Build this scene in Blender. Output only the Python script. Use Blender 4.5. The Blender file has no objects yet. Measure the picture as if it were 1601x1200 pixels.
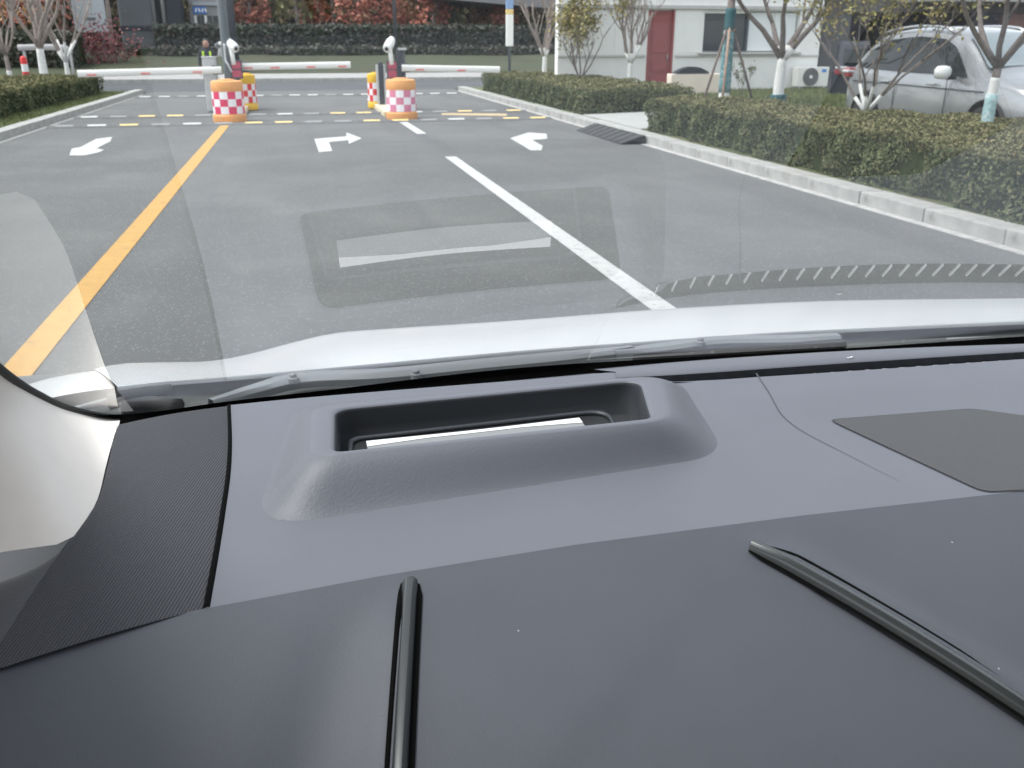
import bpy, bmesh, math, random
import numpy as np
from mathutils import Vector, Matrix
R = math.radians
S = bpy.context.scene
COL = S.collection

# ------------------------------------------------------------------ camera
EYE = Vector((0, 0, 1.5)); FPX = 1400.0; PITCH = R(20.807); YAW = R(12.79)
cd = bpy.data.cameras.new('camera'); cam = bpy.data.objects.new('camera', cd); COL.objects.link(cam)
cam.location = EYE; cam.rotation_euler = (R(90) - PITCH, 0, -YAW)
cd.sensor_width = 36; cd.lens = 36 * FPX / 1601; cd.clip_start = .02; cd.clip_end = 1500
cd.dof.use_dof = True; cd.dof.focus_distance = .9; cd.dof.aperture_fstop = 17
S.camera = cam
# ------------------------------------------------------------------ sky, sun, exposure
SUN_EL, SUN_AZ = R(64), R(-85)
W = bpy.data.worlds.new('World'); S.world = W; W.use_nodes = True
nt = W.node_tree; bg = nt.nodes['Background']
sky = nt.nodes.new('ShaderNodeTexSky'); sky.sky_type = 'NISHITA'; sky.sun_disc = False
sky.sun_elevation = SUN_EL; sky.sun_rotation = SUN_AZ; sky.air_density = 1.0; sky.dust_density = 1.6; sky.ozone_density = 1.0
hs = nt.nodes.new('ShaderNodeHueSaturation'); hs.inputs['Saturation'].default_value = .28
nt.links.new(sky.outputs[0], hs.inputs['Color']); nt.links.new(hs.outputs[0], bg.inputs[0]); bg.inputs[1].default_value = .13
sl = bpy.data.lights.new('sun', 'SUN'); sl.energy = 1.0; sl.angle = R(25); sl.color = (1, .965, .92)
so = bpy.data.objects.new('sun', sl); COL.objects.link(so)
sdir = Vector((math.sin(SUN_AZ) * math.cos(SUN_EL), math.cos(SUN_AZ) * math.cos(SUN_EL), math.sin(SUN_EL)))
so.rotation_euler = (-sdir).to_track_quat('-Z', 'Y').to_euler(); so.location = sdir * 60
S.view_settings.view_transform = 'Standard'; S.view_settings.look = 'None'
S.view_settings.gamma = 1; S.view_settings.use_curve_mapping = False; S.view_settings.exposure = 1.7
S.render.engine = 'CYCLES'; S.cycles.use_denoising = True
S.cycles.transparent_max_bounces = 24; S.cycles.max_bounces = 8

# ------------------------------------------------------------------ helpers
CT, ST, CP, SP = math.cos(PITCH), math.sin(PITCH), math.cos(YAW), math.sin(YAW)
FW = Vector((SP*CT, CP*CT, -ST)); RT = Vector((CP, -SP, 0)); UP = Vector((SP*ST, CP*ST, CT))
def ray(px, py): return FW + RT*((px-800)/FPX) + UP*((600-py)/FPX)
def at_z(px, py, z):
    d = ray(px, py); return EYE + d*((z-EYE.z)/d.z)
def at_y(px, py, y):
    d = ray(px, py); return EYE + d*(y/d.y)
def surf_hit(px, py, zf, t0=.2, t1=3.0):
    d = ray(px, py); f = lambda t: (EYE+d*t).z - zf((EYE+d*t).x, (EYE+d*t).y)
    n = 200; a = t0; fa = f(a)
    for i in range(1, n+1):
        b = t0+(t1-t0)*i/n; fb = f(b)
        if (fa > 0) != (fb > 0):
            for _ in range(30):
                m = (a+b)/2
                if (f(m) > 0) == (fa > 0): a = m
                else: b = m
            return EYE+d*a
        a, fa = b, fb
    return EYE+d*a
def spline(pts, n):
    """Catmull-Rom through points, resampled evenly into n+1 points."""
    P = [Vector(p) for p in pts]
    if len(P) == 2: P = [P[0], (P[0]+P[1])/2, P[1]]
    Q = [P[0]*2-P[1]] + P + [P[-1]*2-P[-2]]
    out = []
    for i in range(1, len(Q)-2):
        for k in range(12):
            t = k/12
            a, b, c, d = Q[i-1], Q[i], Q[i+1], Q[i+2]
            out.append(.5*((2*b)+(c-a)*t+(2*a-5*b+4*c-d)*t*t+(3*b-a-3*c+d)*t**3))
    out.append(P[-1]); return resample(out, n)
def resample(out, n):
    L = [0]
    for a, b in zip(out, out[1:]): L.append(L[-1]+(b-a).length)
    res = []; j = 0
    for i in range(n+1):
        s = L[-1]*i/n
        while j < len(L)-2 and L[j+1] < s: j += 1
        f = (s-L[j])/max(1e-9, L[j+1]-L[j]); res.append(out[j].lerp(out[j+1], min(1, max(0, f))))
    return res
sstep = lambda a, b, x: (lambda t: t*t*(3-2*t))(min(1, max(0, (x-a)/(b-a))))

OFF = {}
def link(o, parent):
    COL.objects.link(o)
    if parent is not None: o.parent = parent
    OFF[o.name] = OFF.get(parent.name, Vector((0, 0, 0))) if parent is not None else Vector((0, 0, 0))
def mesh(name, V, F, mat, parent=None, smooth=False, mi=None, local=False):
    m = bpy.data.meshes.new(name)
    off = Vector((0, 0, 0)) if (parent is None or local) else OFF.get(parent.name, Vector((0, 0, 0)))
    m.from_pydata([(v[0]-off.x, v[1]-off.y, v[2]-off.z) for v in V], [], F)
    for mm in (mat if isinstance(mat, (list, tuple)) else [mat]): m.materials.append(mm)
    if mi is not None: m.polygons.foreach_set('material_index', mi)
    m.update()
    if smooth:
        m.polygons.foreach_set('use_smooth', [True]*len(m.polygons))
        if smooth == 'auto': m.set_sharp_from_angle(angle=R(38))
    o = bpy.data.objects.new(name, m); link(o, parent); return o
def tag(o, label=None, cat=None, group=None, kind=None):
    if label: o['label'] = label
    if cat: o['category'] = cat
    if group: o['group'] = group
    if kind: o['kind'] = kind
    return o
def thing(name, label, cat, loc=(0, 0, 0), group=None):
    o = bpy.data.objects.new(name, None); COL.objects.link(o); o.location = loc; OFF[o.name] = Vector(loc)
    o.empty_display_size = .1
    return tag(o, label, cat, group)
def dup(root, loc, rz=0, label=None):
    def cp(o, parent):
        c = o.copy(); COL.objects.link(c); c.parent = parent
        for ch in list(o.children): cp(ch, c)
        return c
    r = cp(root, None); r.location = loc; r.rotation_euler = (0, 0, rz)
    if label: r['label'] = label
    return r

class B:
    """mesh collector"""
    def __init__(s): s.V = []; s.F = []; s.M = []
    def add(s, V, F, m=0):
        k = len(s.V); s.V += [tuple(v) for v in V]; s.F += [tuple(i+k for i in f) for f in F]; s.M += [m]*len(F); return s
    def box(s, c, d, rz=0, m=0, bev=0, rx=0, ry=0):
        bm = bmesh.new(); bmesh.ops.create_cube(bm, size=1)
        bmesh.ops.scale(bm, vec=d, verts=bm.verts)
        if bev: bmesh.ops.bevel(bm, geom=bm.edges[:], offset=bev, segments=2, affect='EDGES', profile=.6)
        mt = Matrix.Translation(c) @ Matrix.Rotation(rz, 4, 'Z') @ Matrix.Rotation(ry, 4, 'Y') @ Matrix.Rotation(rx, 4, 'X')
        bm.transform(mt); bm.verts.ensure_lookup_table(); bm.verts.index_update()
        s.add([v.co[:] for v in bm.verts], [[v.index for v in f.verts] for f in bm.faces], m); bm.free(); return s
    def tube(s, P, r, n=8, m=0, cap=True):
        P = [Vector(p) for p in P]; rr = r if isinstance(r, (list, tuple)) else [r]*len(P)
        V = []; F = []; ref = None
        for i, p in enumerate(P):
            t = (P[min(i+1, len(P)-1)]-P[max(i-1, 0)]).normalized()
            if ref is None:
                ref = Vector((1, 0, 0)) if abs(t.x) < .8 else Vector((0, 1, 0))
            u = (ref-t*ref.dot(t)).normalized(); w = t.cross(u); ref = u
            for k in range(n):
                a = 2*math.pi*k/n; V.append(p+(u*math.cos(a)+w*math.sin(a))*rr[i])
        for i in range(len(P)-1):
            for k in range(n):
                F.append((i*n+k, i*n+(k+1) % n, (i+1)*n+(k+1) % n, (i+1)*n+k))
        if cap:
            F.append(tuple(range(n-1, -1, -1))); F.append(tuple((len(P)-1)*n+k for k in range(n)))
        return s.add(V, F, m)
    def lathe(s, c, prof, n=24, m=0, sx=1, sy=1):
        V = []; F = []
        for r, z in prof:
            for k in range(n):
                a = 2*math.pi*k/n; V.append((c[0]+sx*r*math.cos(a), c[1]+sy*r*math.sin(a), c[2]+z))
        for i in range(len(prof)-1):
            for k in range(n):
                F.append((i*n+k, i*n+(k+1) % n, (i+1)*n+(k+1) % n, (i+1)*n+k))
        F.append(tuple(range(n-1, -1, -1))); F.append(tuple((len(prof)-1)*n+k for k in range(n)))
        return s.add(V, F, m)
    def grid(s, rows, m=0, closed=False, flip=False):
        n = len(rows[0]); V = [p for r in rows for p in r]; F = []
        for i in range(len(rows)-1):
            for j in range(n if closed else n-1):
                a, b = i*n+j, i*n+(j+1) % n; f = (a, b, b+n, a+n)
                F.append(f[::-1] if flip else f)
        return s.add(V, F, m)
    def poly(s, top, h, m=0):
        """prism from a flat outline, h downwards"""
        n = len(top); V = list(top)+[(p[0], p[1], p[2]-h) for p in top]
        F = [tuple(range(n)), tuple(range(2*n-1, n-1, -1))]+[(i, i+n, (i+1) % n+n, (i+1) % n) for i in range(n)]
        return s.add(V, F, m)
    def out(s, name, mat, parent=None, smooth=False, local=False):
        return mesh(name, s.V, s.F, mat, parent, smooth, s.M if isinstance(mat, (list, tuple)) else None, local)

# ------------------------------------------------------------------ materials
def mat(name, col, rough=.6, metal=0, spec=.5, var=0, vscale=4, bump=0, bscale=200, btype='noise', coat=0, island=None, detail=4, dirt=None, speck=None, streak=None):
    m = bpy.data.materials.new(name); m.use_nodes = True; t = m.node_tree; p = t.nodes['Principled BSDF']
    N, Lk = t.nodes.new, t.links.new
    p.inputs['Base Color'].default_value = (*col, 1); p.inputs['Roughness'].default_value = rough
    p.inputs['Metallic'].default_value = metal; p.inputs['Specular IOR Level'].default_value = spec
    p.inputs['Coat Weight'].default_value = coat; p.inputs['Coat Roughness'].default_value = .05
    tc = N('ShaderNodeTexCoord'); src = None
    def mixc(a, b, fac, mode='MIX'):
        x = N('ShaderNodeMix'); x.data_type = 'RGBA'; x.blend_type = mode
        for sock, v in ((x.inputs[6], a), (x.inputs[7], b), (x.inputs[0], fac)):
            if hasattr(v, 'links'): Lk(v, sock)
            else: sock.default_value = v if isinstance(v, float) else (*v[:3], 1)
        return x.outputs[2]
    def noise(sc, d=4):
        n = N('ShaderNodeTexNoise'); n.inputs['Scale'].default_value = sc; n.inputs['Detail'].default_value = d; n.inputs['Roughness'].default_value = .62
        Lk(tc.outputs['Object'], n.inputs['Vector']); return n.outputs['Fac']
    def ramp(f, a, b):
        r = N('ShaderNodeMapRange'); r.inputs[1].default_value = a; r.inputs[2].default_value = b; Lk(f, r.inputs[0]); return r.outputs[0]
    cur = col
    if island:
        g = N('ShaderNodeNewGeometry'); cr = N('ShaderNodeValToRGB'); els = cr.color_ramp.elements
        for i, c in enumerate(island):
            e = els[i] if i < 2 else els.new(.5)
            e.color = (*c, 1)
        for i in range(len(island)): els[i].position = i/(len(island)-1)
        for i, c in enumerate(island): els[i].color = (*c, 1)
        Lk(g.outputs['Random Per Island'], cr.inputs[0]); cur = cr.outputs[0]
    if var:
        lo = tuple(c*(1-var) for c in col); hi = tuple(min(1, c*(1+var)) for c in col)
        f = ramp(noise(vscale, detail), .3, .7)
        cur = mixc(lo, hi, f) if not island else mixc(cur, (1-var, 1-var, 1-var), f, 'MULTIPLY')
    if dirt:
        cur = mixc(cur, dirt[0], ramp(noise(dirt[1], 6), dirt[2], dirt[3]))
    if streak:
        mp = N('ShaderNodeMapping'); mp.inputs['Scale'].default_value = streak[1]; Lk(tc.outputs['Object'], mp.inputs[0])
        n2 = N('ShaderNodeTexNoise'); n2.inputs['Scale'].default_value = 1; n2.inputs['Detail'].default_value = 5; Lk(mp.outputs[0], n2.inputs['Vector'])
        cur = mixc(cur, streak[0], ramp(n2.outputs['Fac'], streak[2], streak[3]))
    if speck:   # (colour, scale, threshold)
        vo = N('ShaderNodeTexVoronoi'); vo.inputs['Scale'].default_value = speck[1]; Lk(tc.outputs['Object'], vo.inputs['Vector'])
        sp = N('ShaderNodeSeparateColor'); Lk(vo.outputs['Color'], sp.inputs[0])
        a = ramp(sp.outputs[0], speck[2], speck[2]+.01)
        d = ramp(vo.outputs['Distance'], speck[3]*1.3 if len(speck) > 3 else .5, speck[3] if len(speck) > 3 else .3)
        mu = N('ShaderNodeMath'); mu.operation = 'MULTIPLY'; Lk(a, mu.inputs[0]); Lk(d, mu.inputs[1])
        cur = mixc(cur, speck[0], mu.outputs[0])
    if hasattr(cur, 'links'): Lk(cur, p.inputs['Base Color'])
    if bump:
        b = N('ShaderNodeBump'); b.inputs['Strength'].default_value = 1; b.inputs['Distance'].default_value = bump
        if btype == 'leather':
            v = N('ShaderNodeTexVoronoi'); v.feature = 'SMOOTH_F1'; v.inputs['Scale'].default_value = bscale; Lk(tc.outputs['Object'], v.inputs['Vector'])
            Lk(v.outputs['Distance'], b.inputs['Height']); b.invert = True
        else: Lk(noise(bscale, 5), b.inputs['Height'])
        Lk(b.outputs[0], p.inputs['Normal'])
    return m

def mat_cloth(name, dark, light, pitch):
    m = bpy.data.materials.new(name); m.use_nodes = True; t = m.node_tree; p = t.nodes['Principled BSDF']; N, Lk = t.nodes.new, t.links.new
    tc = N('ShaderNodeTexCoord'); sx = N('ShaderNodeSeparateXYZ'); Lk(tc.outputs['Object'], sx.inputs[0])
    def M(op, a, b=None):
        x = N('ShaderNodeMath'); x.operation = op
        for i, v in enumerate((a, b)):
            if v is None: continue
            if hasattr(v, 'links'): Lk(v, x.inputs[i])
            else: x.inputs[i].default_value = v
        return x.outputs[0]
    u = M('MULTIPLY', M('ADD', sx.outputs[0], M('MULTIPLY', sx.outputs[1], -.22)), 2*math.pi/pitch); v = M('MULTIPLY', sx.outputs[1], 2*math.pi/(pitch*.9))
    ribs = M('ADD', M('MULTIPLY', M('SINE', u), .5), .5)
    dots = M('ADD', M('MULTIPLY', M('SINE', M('ADD', v, M('MULTIPLY', u, .5))), .5), .5)
    f = M('MULTIPLY', ribs, M('ADD', M('MULTIPLY', dots, .5), .5))
    x = N('ShaderNodeMix'); x.data_type = 'RGBA'; Lk(f, x.inputs[0]); x.inputs[6].default_value = (*dark, 1); x.inputs[7].default_value = (*light, 1)
    Lk(x.outputs[2], p.inputs['Base Color']); p.inputs['Roughness'].default_value = .75
    b = N('ShaderNodeBump'); b.inputs['Distance'].default_value = .0006; Lk(f, b.inputs['Height']); Lk(b.outputs[0], p.inputs['Normal'])
    return m

def mat_glass(name, tint, dusty=0):
    m = bpy.data.materials.new(name); m.use_nodes = True; t = m.node_tree; t.nodes.remove(t.nodes['Principled BSDF']); N, Lk = t.nodes.new, t.links.new
    fr = N('ShaderNodeFresnel'); fr.inputs[0].default_value = 1.5
    geo = N('ShaderNodeNewGeometry')
    # both faces of the pane together: 2R/(1+R)
    a = N('ShaderNodeMath'); a.operation = 'MULTIPLY'; a.inputs[1].default_value = 2; Lk(fr.outputs[0], a.inputs[0])
    b = N('ShaderNodeMath'); b.operation = 'ADD'; b.inputs[1].default_value = 1; Lk(fr.outputs[0], b.inputs[0])
    d = N('ShaderNodeMath'); d.operation = 'DIVIDE'; Lk(a.outputs[0], d.inputs[0]); Lk(b.outputs[0], d.inputs[1])
    # seen from behind the pane is the same pane: use the front-facing angle via dot of incoming and normal
    dot = N('ShaderNodeVectorMath'); dot.operation = 'DOT_PRODUCT'; Lk(geo.outputs['Incoming'], dot.inputs[0]); Lk(geo.outputs['Normal'], dot.inputs[1])
    ab = N('ShaderNodeMath'); ab.operation = 'ABSOLUTE'; Lk(dot.outputs['Value'], ab.inputs[0])
    om = N('ShaderNodeMath'); om.operation = 'SUBTRACT'; om.inputs[0].default_value = 1; Lk(ab.outputs[0], om.inputs[1])
    pw = N('ShaderNodeMath'); pw.operation = 'POWER'; pw.inputs[1].default_value = 4.2; Lk(om.outputs[0], pw.inputs[0])
    sc = N('ShaderNodeMath'); sc.operation = 'MULTIPLY_ADD'; sc.inputs[1].default_value = .92; sc.inputs[2].default_value = .08; Lk(pw.outputs[0], sc.inputs[0])
    for n in (fr, a, b, d): t.nodes.remove(n)
    tr = N('ShaderNodeBsdfTransparent'); tr.inputs[0].default_value = (*tint, 1)
    gl = N('ShaderNodeBsdfGlossy'); gl.inputs['Roughness'].default_value = 0; gl.inputs[0].default_value = (1, 1, 1, 1)
    mx = N('ShaderNodeMixShader'); Lk(sc.outputs[0], mx.inputs[0]); Lk(tr.outputs[0], mx.inputs[1]); Lk(gl.outputs[0], mx.inputs[2])
    Lk(mx.outputs[0], t.nodes['Material Output'].inputs[0]); return m

def mat_emit(name, col, strength):
    m = bpy.data.materials.new(name); m.use_nodes = True; p = m.node_tree.nodes['Principled BSDF']
    p.inputs['Base Color'].default_value = (*[c*.2 for c in col], 1); p.inputs['Emission Color'].default_value = (*col, 1); p.inputs['Emission Strength'].default_value = strength
    return m

M_ = {}
DG = (.112, .116, .136)
M_['dash'] = mat('dash grey', DG, .55, spec=.45, bump=.00012, bscale=900, var=.03, vscale=9, speck=((.3, .3, .31), 27, .8, .02))
M_['hood_leather'] = mat('grained grey', (.06, .063, .076), .5, spec=.4, bump=.00012, bscale=620, btype='leather', var=.06, vscale=7, speck=((.3, .3, .31), 24, .6, .018))
M_['leather'] = mat('hud grained grey', (.1, .104, .122), .5, spec=.45, bump=.0002, bscale=480, btype='leather')
M_['rim_grey'] = mat('hud rim grey', DG, .5, spec=.45, bump=.0001, bscale=900)
M_['black'] = mat('black plastic', (.012, .012, .013), .45, bump=.0002, bscale=500)
M_['deep'] = mat('dark slate plastic', (.035, .038, .045), .45, bump=.0001, bscale=600)
M_['well'] = mat('hud well plastic', (.02, .0225, .027), .85, bump=.0001, bscale=600)
M_['frit'] = mat('black ceramic band', (.003, .003, .003), .9, spec=.05)
M_['trim'] = mat('dark satin trim', (.028, .031, .032), .24, metal=.1)
M_['cloth'] = mat_cloth('ribbed speaker cloth', (.009, .009, .0115), (.062, .064, .077), .0026)
M_['grille'] = mat_cloth('perforated grille', (.034, .034, .036), (.108, .108, .115), .0022)
M_['cream'] = mat('cream pillar trim', (.78, .725, .67), .6, bump=.0002, bscale=600, var=.03, vscale=20)
M_['headliner'] = mat('headliner', (.55, .53, .5), .9)
M_['white_car'] = mat('white car paint', (.62, .63, .635), .18, spec=.45)
M_['cowl'] = mat('cowl plastic', (.12, .125, .125), .5, bump=.0004, bscale=300, var=.2, vscale=12)
M_['wiper'] = mat('wiper arm grey', (.19, .2, .205), .4, bump=.0001, bscale=400)
M_['rubber'] = mat('rubber', (.015, .015, .015), .7)
M_['glass'] = mat_glass('windscreen glass', (.9, .935, .93))
M_['diffuser'] = mat('diffuser sheet', (.22, .225, .23), .5)
M_['screen'] = mat_emit('lit projector screen', (.95, .97, 1), .29)

M_['asphalt'] = mat('asphalt', (.118, .12, .117), .85, streak=((.098, .099, .098), (1.1, .09, 1), .52, .72), var=.16, vscale=.35, bump=.004, bscale=60, detail=6, dirt=((.145, .145, .14), .7, .5, .78), speck=((.21, .21, .205), 60, .82, .35))
M_['asphalt_far'] = mat('city road asphalt', (.075, .078, .083), .85, var=.2, vscale=.3, bump=.004, bscale=60)
M_['concrete'] = mat('kerb concrete', (.36, .355, .335), .85, var=.18, vscale=5, bump=.003, bscale=40, dirt=((.2, .19, .17), 7, .58, .8))
M_['gutter'] = mat('gutter edge', (.43, .42, .4), .85, var=.15, vscale=6, dirt=((.2, .2, .19), 9, .5, .75))
M_['paving'] = mat('paving', (.33, .32, .31), .85, var=.15, vscale=2, bump=.003, bscale=30)
M_['white_paint'] = mat('white road paint', (.5, .5, .485), .7, var=.08, vscale=14, dirt=((.26, .26, .26), 15, .55, .72))
M_['yellow_paint'] = mat('yellow road paint', (.5, .285, .075), .7, var=.08, vscale=9, dirt=((.27, .19, .09), 13, .56, .74))
M_['bump_rubber'] = mat('speed bump rubber', (.115, .116, .115), .8, var=.2, vscale=8)
M_['pad_white'] = mat('white bump pad', (.55, .55, .53), .6, var=.15, vscale=9)
M_['pad_yellow'] = mat('yellow bump pad', (.75, .56, .22), .6, var=.15, vscale=9)
M_['pad_grey'] = mat('worn bump pad', (.26, .26, .26), .7, var=.2, vscale=9)
M_['soil'] = mat('soil', (.09, .075, .05), .95, var=.3, vscale=3, bump=.02, bscale=15)
M_['lawn'] = mat('lawn', (.085, .105, .035), .95, var=.35, vscale=2.5, bump=.02, bscale=30, dirt=((.15, .13, .06), 1.3, .5, .75))
M_['grass'] = mat('grass blades', (.12, .15, .05), .7, island=[(.08, .115, .03), (.13, .16, .05), (.2, .19, .08)])
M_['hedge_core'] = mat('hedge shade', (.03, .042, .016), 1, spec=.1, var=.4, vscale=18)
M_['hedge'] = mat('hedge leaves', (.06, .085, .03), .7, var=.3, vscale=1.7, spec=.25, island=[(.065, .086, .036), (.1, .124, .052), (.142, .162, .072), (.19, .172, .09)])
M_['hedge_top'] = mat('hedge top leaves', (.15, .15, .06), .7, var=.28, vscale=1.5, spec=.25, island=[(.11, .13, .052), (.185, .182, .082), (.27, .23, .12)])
M_['dark_hedge'] = mat('dark hedge leaves', (.02, .028, .02), .7, island=[(.022, .036, .022), (.038, .052, .034), (.06, .042, .036)])
M_['bank'] = mat('bank grass', (.052, .055, .026), .95, var=.3, vscale=.6, dirt=((.05, .062, .03), .35, .4, .6), bump=.05, bscale=6)
M_['bark'] = mat('grey brown bark', (.155, .13, .113), .9, var=.3, vscale=18, bump=.006, bscale=40)
M_['bark_pale'] = mat('pale bark', (.27, .225, .2), .9, var=.25, vscale=14, bump=.004, bscale=40)
M_['lime'] = mat('whitewash', (.68, .67, .64), .9, var=.12, vscale=14, bump=.004, bscale=40)
M_['teal'] = mat('teal wrap', (.10, .24, .26), .8, var=.3, vscale=20, dirt=((.4, .45, .45), 16, .5, .7), bump=.004, bscale=60)
M_['teal_pale'] = mat('pale teal wrap', (.32, .47, .48), .8, var=.25, vscale=25, dirt=((.6, .62, .6), 18, .5, .7), bump=.004, bscale=60)
M_['teal_dark'] = mat('dark teal bag', (.02, .09, .1), .7, var=.3, vscale=20)
M_['stake'] = mat('wooden stake', (.3, .21, .16), .85, var=.25, vscale=15)
M_['stake_dark'] = mat('weathered stake', (.13, .1, .085), .85, var=.25, vscale=15)
def leafmat(n, *cols): M_[n] = mat(n, cols[0], .6, island=list(cols))
leafmat('leaf_yellowgreen', (.2, .19, .05), (.3, .25, .07), (.14, .15, .045), (.34, .24, .1))
leafmat('leaf_red', (.45, .13, .09), (.52, .2, .13), (.34, .1, .07), (.48, .27, .15))
leafmat('leaf_orange', (.4, .2, .08), (.45, .27, .1), (.33, .13, .07), (.28, .2, .08))
leafmat('leaf_olive', (.16, .15, .06), (.23, .2, .08), (.12, .14, .05), (.27, .2, .1))
leafmat('leaf_green', (.1, .13, .05), (.16, .19, .08), (.07, .1, .035))
leafmat('leaf_maroon', (.15, .03, .04), (.22, .06, .06), (.09, .03, .03))
leafmat('leaf_dark', (.03, .04, .025), (.05, .055, .035), (.07, .055, .04))
M_['wall'] = mat('white wall', (.8, .79, .76), .85, var=.04, vscale=1.5, bump=.002, bscale=40, dirt=((.66, .65, .62), .9, .6, .85))
M_['wall_grey'] = mat('grey stone trim', (.5, .49, .47), .85, var=.08, vscale=3)
M_['door'] = mat('red door paint', (.3, .07, .065), .5, var=.08, vscale=6)
M_['dark_pane'] = mat('dark window pane', (.04, .05, .05), .08, spec=.5)
M_['white_blind'] = mat('white window film', (.75, .77, .77), .35)
M_['ac'] = mat('ac casing', (.78, .77, .72), .5)
M_['ac_fan'] = mat('ac fan grille', (.2, .2, .19), .6)
M_['blue'] = mat('blue print', (.04, .22, .6), .5)
M_['cream_wall'] = mat('cream render', (.75, .65, .55), .85, var=.06, vscale=3)
M_['garage'] = mat('dark garage wall', (.05, .05, .052), .9, var=.2, vscale=.8)
M_['slab'] = mat('light concrete slab', (.36, .36, .345), .85, var=.08, vscale=1)
M_['brick_red'] = mat('red brick wall', (.3, .14, .11), .9, var=.15, vscale=3)
M_['pier'] = mat('viaduct concrete', (.1, .11, .118), .9, var=.12, vscale=.6)
M_['navy'] = mat('navy cladding', (.013, .018, .027), .6)
M_['pipe'] = mat('grey pipe', (.35, .34, .34), .7)
M_['billboard'] = mat('pale board', (.42, .45, .47), .7, var=.05, vscale=.5)
M_['silver'] = mat('silver car paint', (.33, .34, .35), .26, metal=.45, coat=1)
M_['car_glass'] = mat('tinted car glass', (.016, .021, .021), .06, spec=.35)
M_['screen_glass'] = mat('windscreen of parked car', (.22, .27, .28), .06, spec=.9, coat=1)
M_['chrome'] = mat('bright metal', (.6, .6, .6), .2, metal=1)
M_['red_lamp'] = mat('red lamp lens', (.28, .02, .03), .2, coat=1)
M_['clear_lamp'] = mat('clear lamp lens', (.6, .62, .63), .12, coat=1)
M_['orange'] = mat('orange barrel plastic', (.78, .36, .12), .5, var=.06, vscale=8, dirt=((.5, .3, .17), 7, .6, .9))
M_['yellow'] = mat('yellow barrel plastic', (.8, .47, .02), .5, var=.06, vscale=8)
M_['tape_white'] = mat('white reflective tape', (.85, .82, .83), .4)
M_['tape_red'] = mat('red reflective tape', (.68, .04, .12), .4)
M_['tape_pink'] = mat('faded pink tape', (.66, .22, .32), .45)
M_['tape_scarlet'] = mat('scarlet reflective tape', (.7, .03, .03), .4)
M_['boom'] = mat('white boom', (.78, .77, .74), .45)
M_['boom_red'] = mat('red boom stripe', (.7, .2, .18), .5)
M_['post_grey'] = mat('grey steel post', (.1, .117, .128), .5, var=.1, vscale=4)
M_['post_dark'] = mat('dark slate steel', (.045, .055, .065), .5)
M_['cab'] = mat('cabinet pale grey', (.5, .5, .5), .5, var=.1, vscale=6)
M_['white_plastic'] = mat('white plastic', (.82, .82, .8), .4)
M_['lens'] = mat('black lens', (.01, .01, .012), .1)
M_['led'] = mat_emit('red led matrix', (.32, .05, .08), .35)
M_['island'] = mat('island kerb', (.6, .56, .45), .8, var=.15, vscale=5, dirt=((.7, .5, .2), 3, .5, .7))
M_['skin'] = mat('skin', (.42, .24, .17), .55)
M_['hair'] = mat('black hair', (.012, .01, .009), .6)
M_['hivis'] = mat('yellow green vest', (.5, .75, .05), .7)
M_['dark_cloth'] = mat('dark uniform', (.02, .022, .03), .85)
M_['pale_blue'] = mat('pale blue sleeve', (.22, .33, .55), .5)
M_['sign_blue'] = mat('blue sign panel', (.06, .2, .6), .5)
M_['tile_tan'] = mat('tan planter', (.3, .2, .12), .85, var=.1, vscale=3)

# ================================================================== GROUND AND ROADS
def sheet(name, x0, x1, y0, y1, z, m, nx=1, ny=1, zf=None, th=0):
    b = B(); xs = np.linspace(x0, x1, nx+1); ys = np.linspace(y0, y1, ny+1)
    b.grid([[(x, y, z+(zf(x, y) if zf else 0)) for x in xs] for y in ys])
    o = b.out(name, m, None, bool(zf)); o['kind'] = 'structure'; return o
sheet('ground', -400, 400, -60, 700, -.02, M_['soil'])
sheet('approach_road', -4.84, 5.36, -8, 33.0, 0, M_['asphalt'])
sheet('city_road', -90, 120, 33.0, 40.6, 0, M_['asphalt_far'])
sheet('sidewalk', -90, 120, 40.85, 47.5, .14, M_['paving'])
b = B().box((15, 40.72, .06), (210, .25, .2), bev=.02); o = b.out('far_kerb', M_['concrete']); o['kind'] = 'structure'
def bank(x, y): return .9*sstep(47.5, 60, y)+.05*math.sin(x*.7)*math.cos(y*.5)
sheet('grass_bank', -90, 120, 47.5, 75, .1, M_['bank'], 60, 14, bank)
# verge on the left, lawn and parking bay on the right
sheet('left_verge', -60, -5.02, -8, 31.5, .11, M_['lawn'], 20, 20, lambda x, y: .02*math.sin(3*x)*math.cos(2*y))
sheet('left_pavement', -60, -6.6, 31.5, 33.0, .12, M_['paving'])
def berm(x, y):
    return .13+.27*sstep(7.0, 8.2, x)*(1-sstep(8.55, 8.95, x)*(1-sstep(15.6, 17, y)))*(1-.55*sstep(18, 24, y))*sstep(-4, 0, y)+.012*math.sin(5*x)*math.cos(4*y)
sheet('lawn', 5.6, 19, -6, 31.5, 0, M_['lawn'], 70, 80, lambda x, y: berm(x, y) - (.6 if (x > 9.05 and y < 15.4) else 0))
sheet('parking_bay', 8.95, 40, -6, 15.8, .06, M_['asphalt_far'])
b = B()
b.poly([(5.63, 14.9, .15), (7.6, 14.9, .2), (7.6, 18.25, .2), (5.63, 18.25, .15)], .2)
o = b.out('concrete_pad', M_['slab']); o['kind'] = 'structure'

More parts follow.
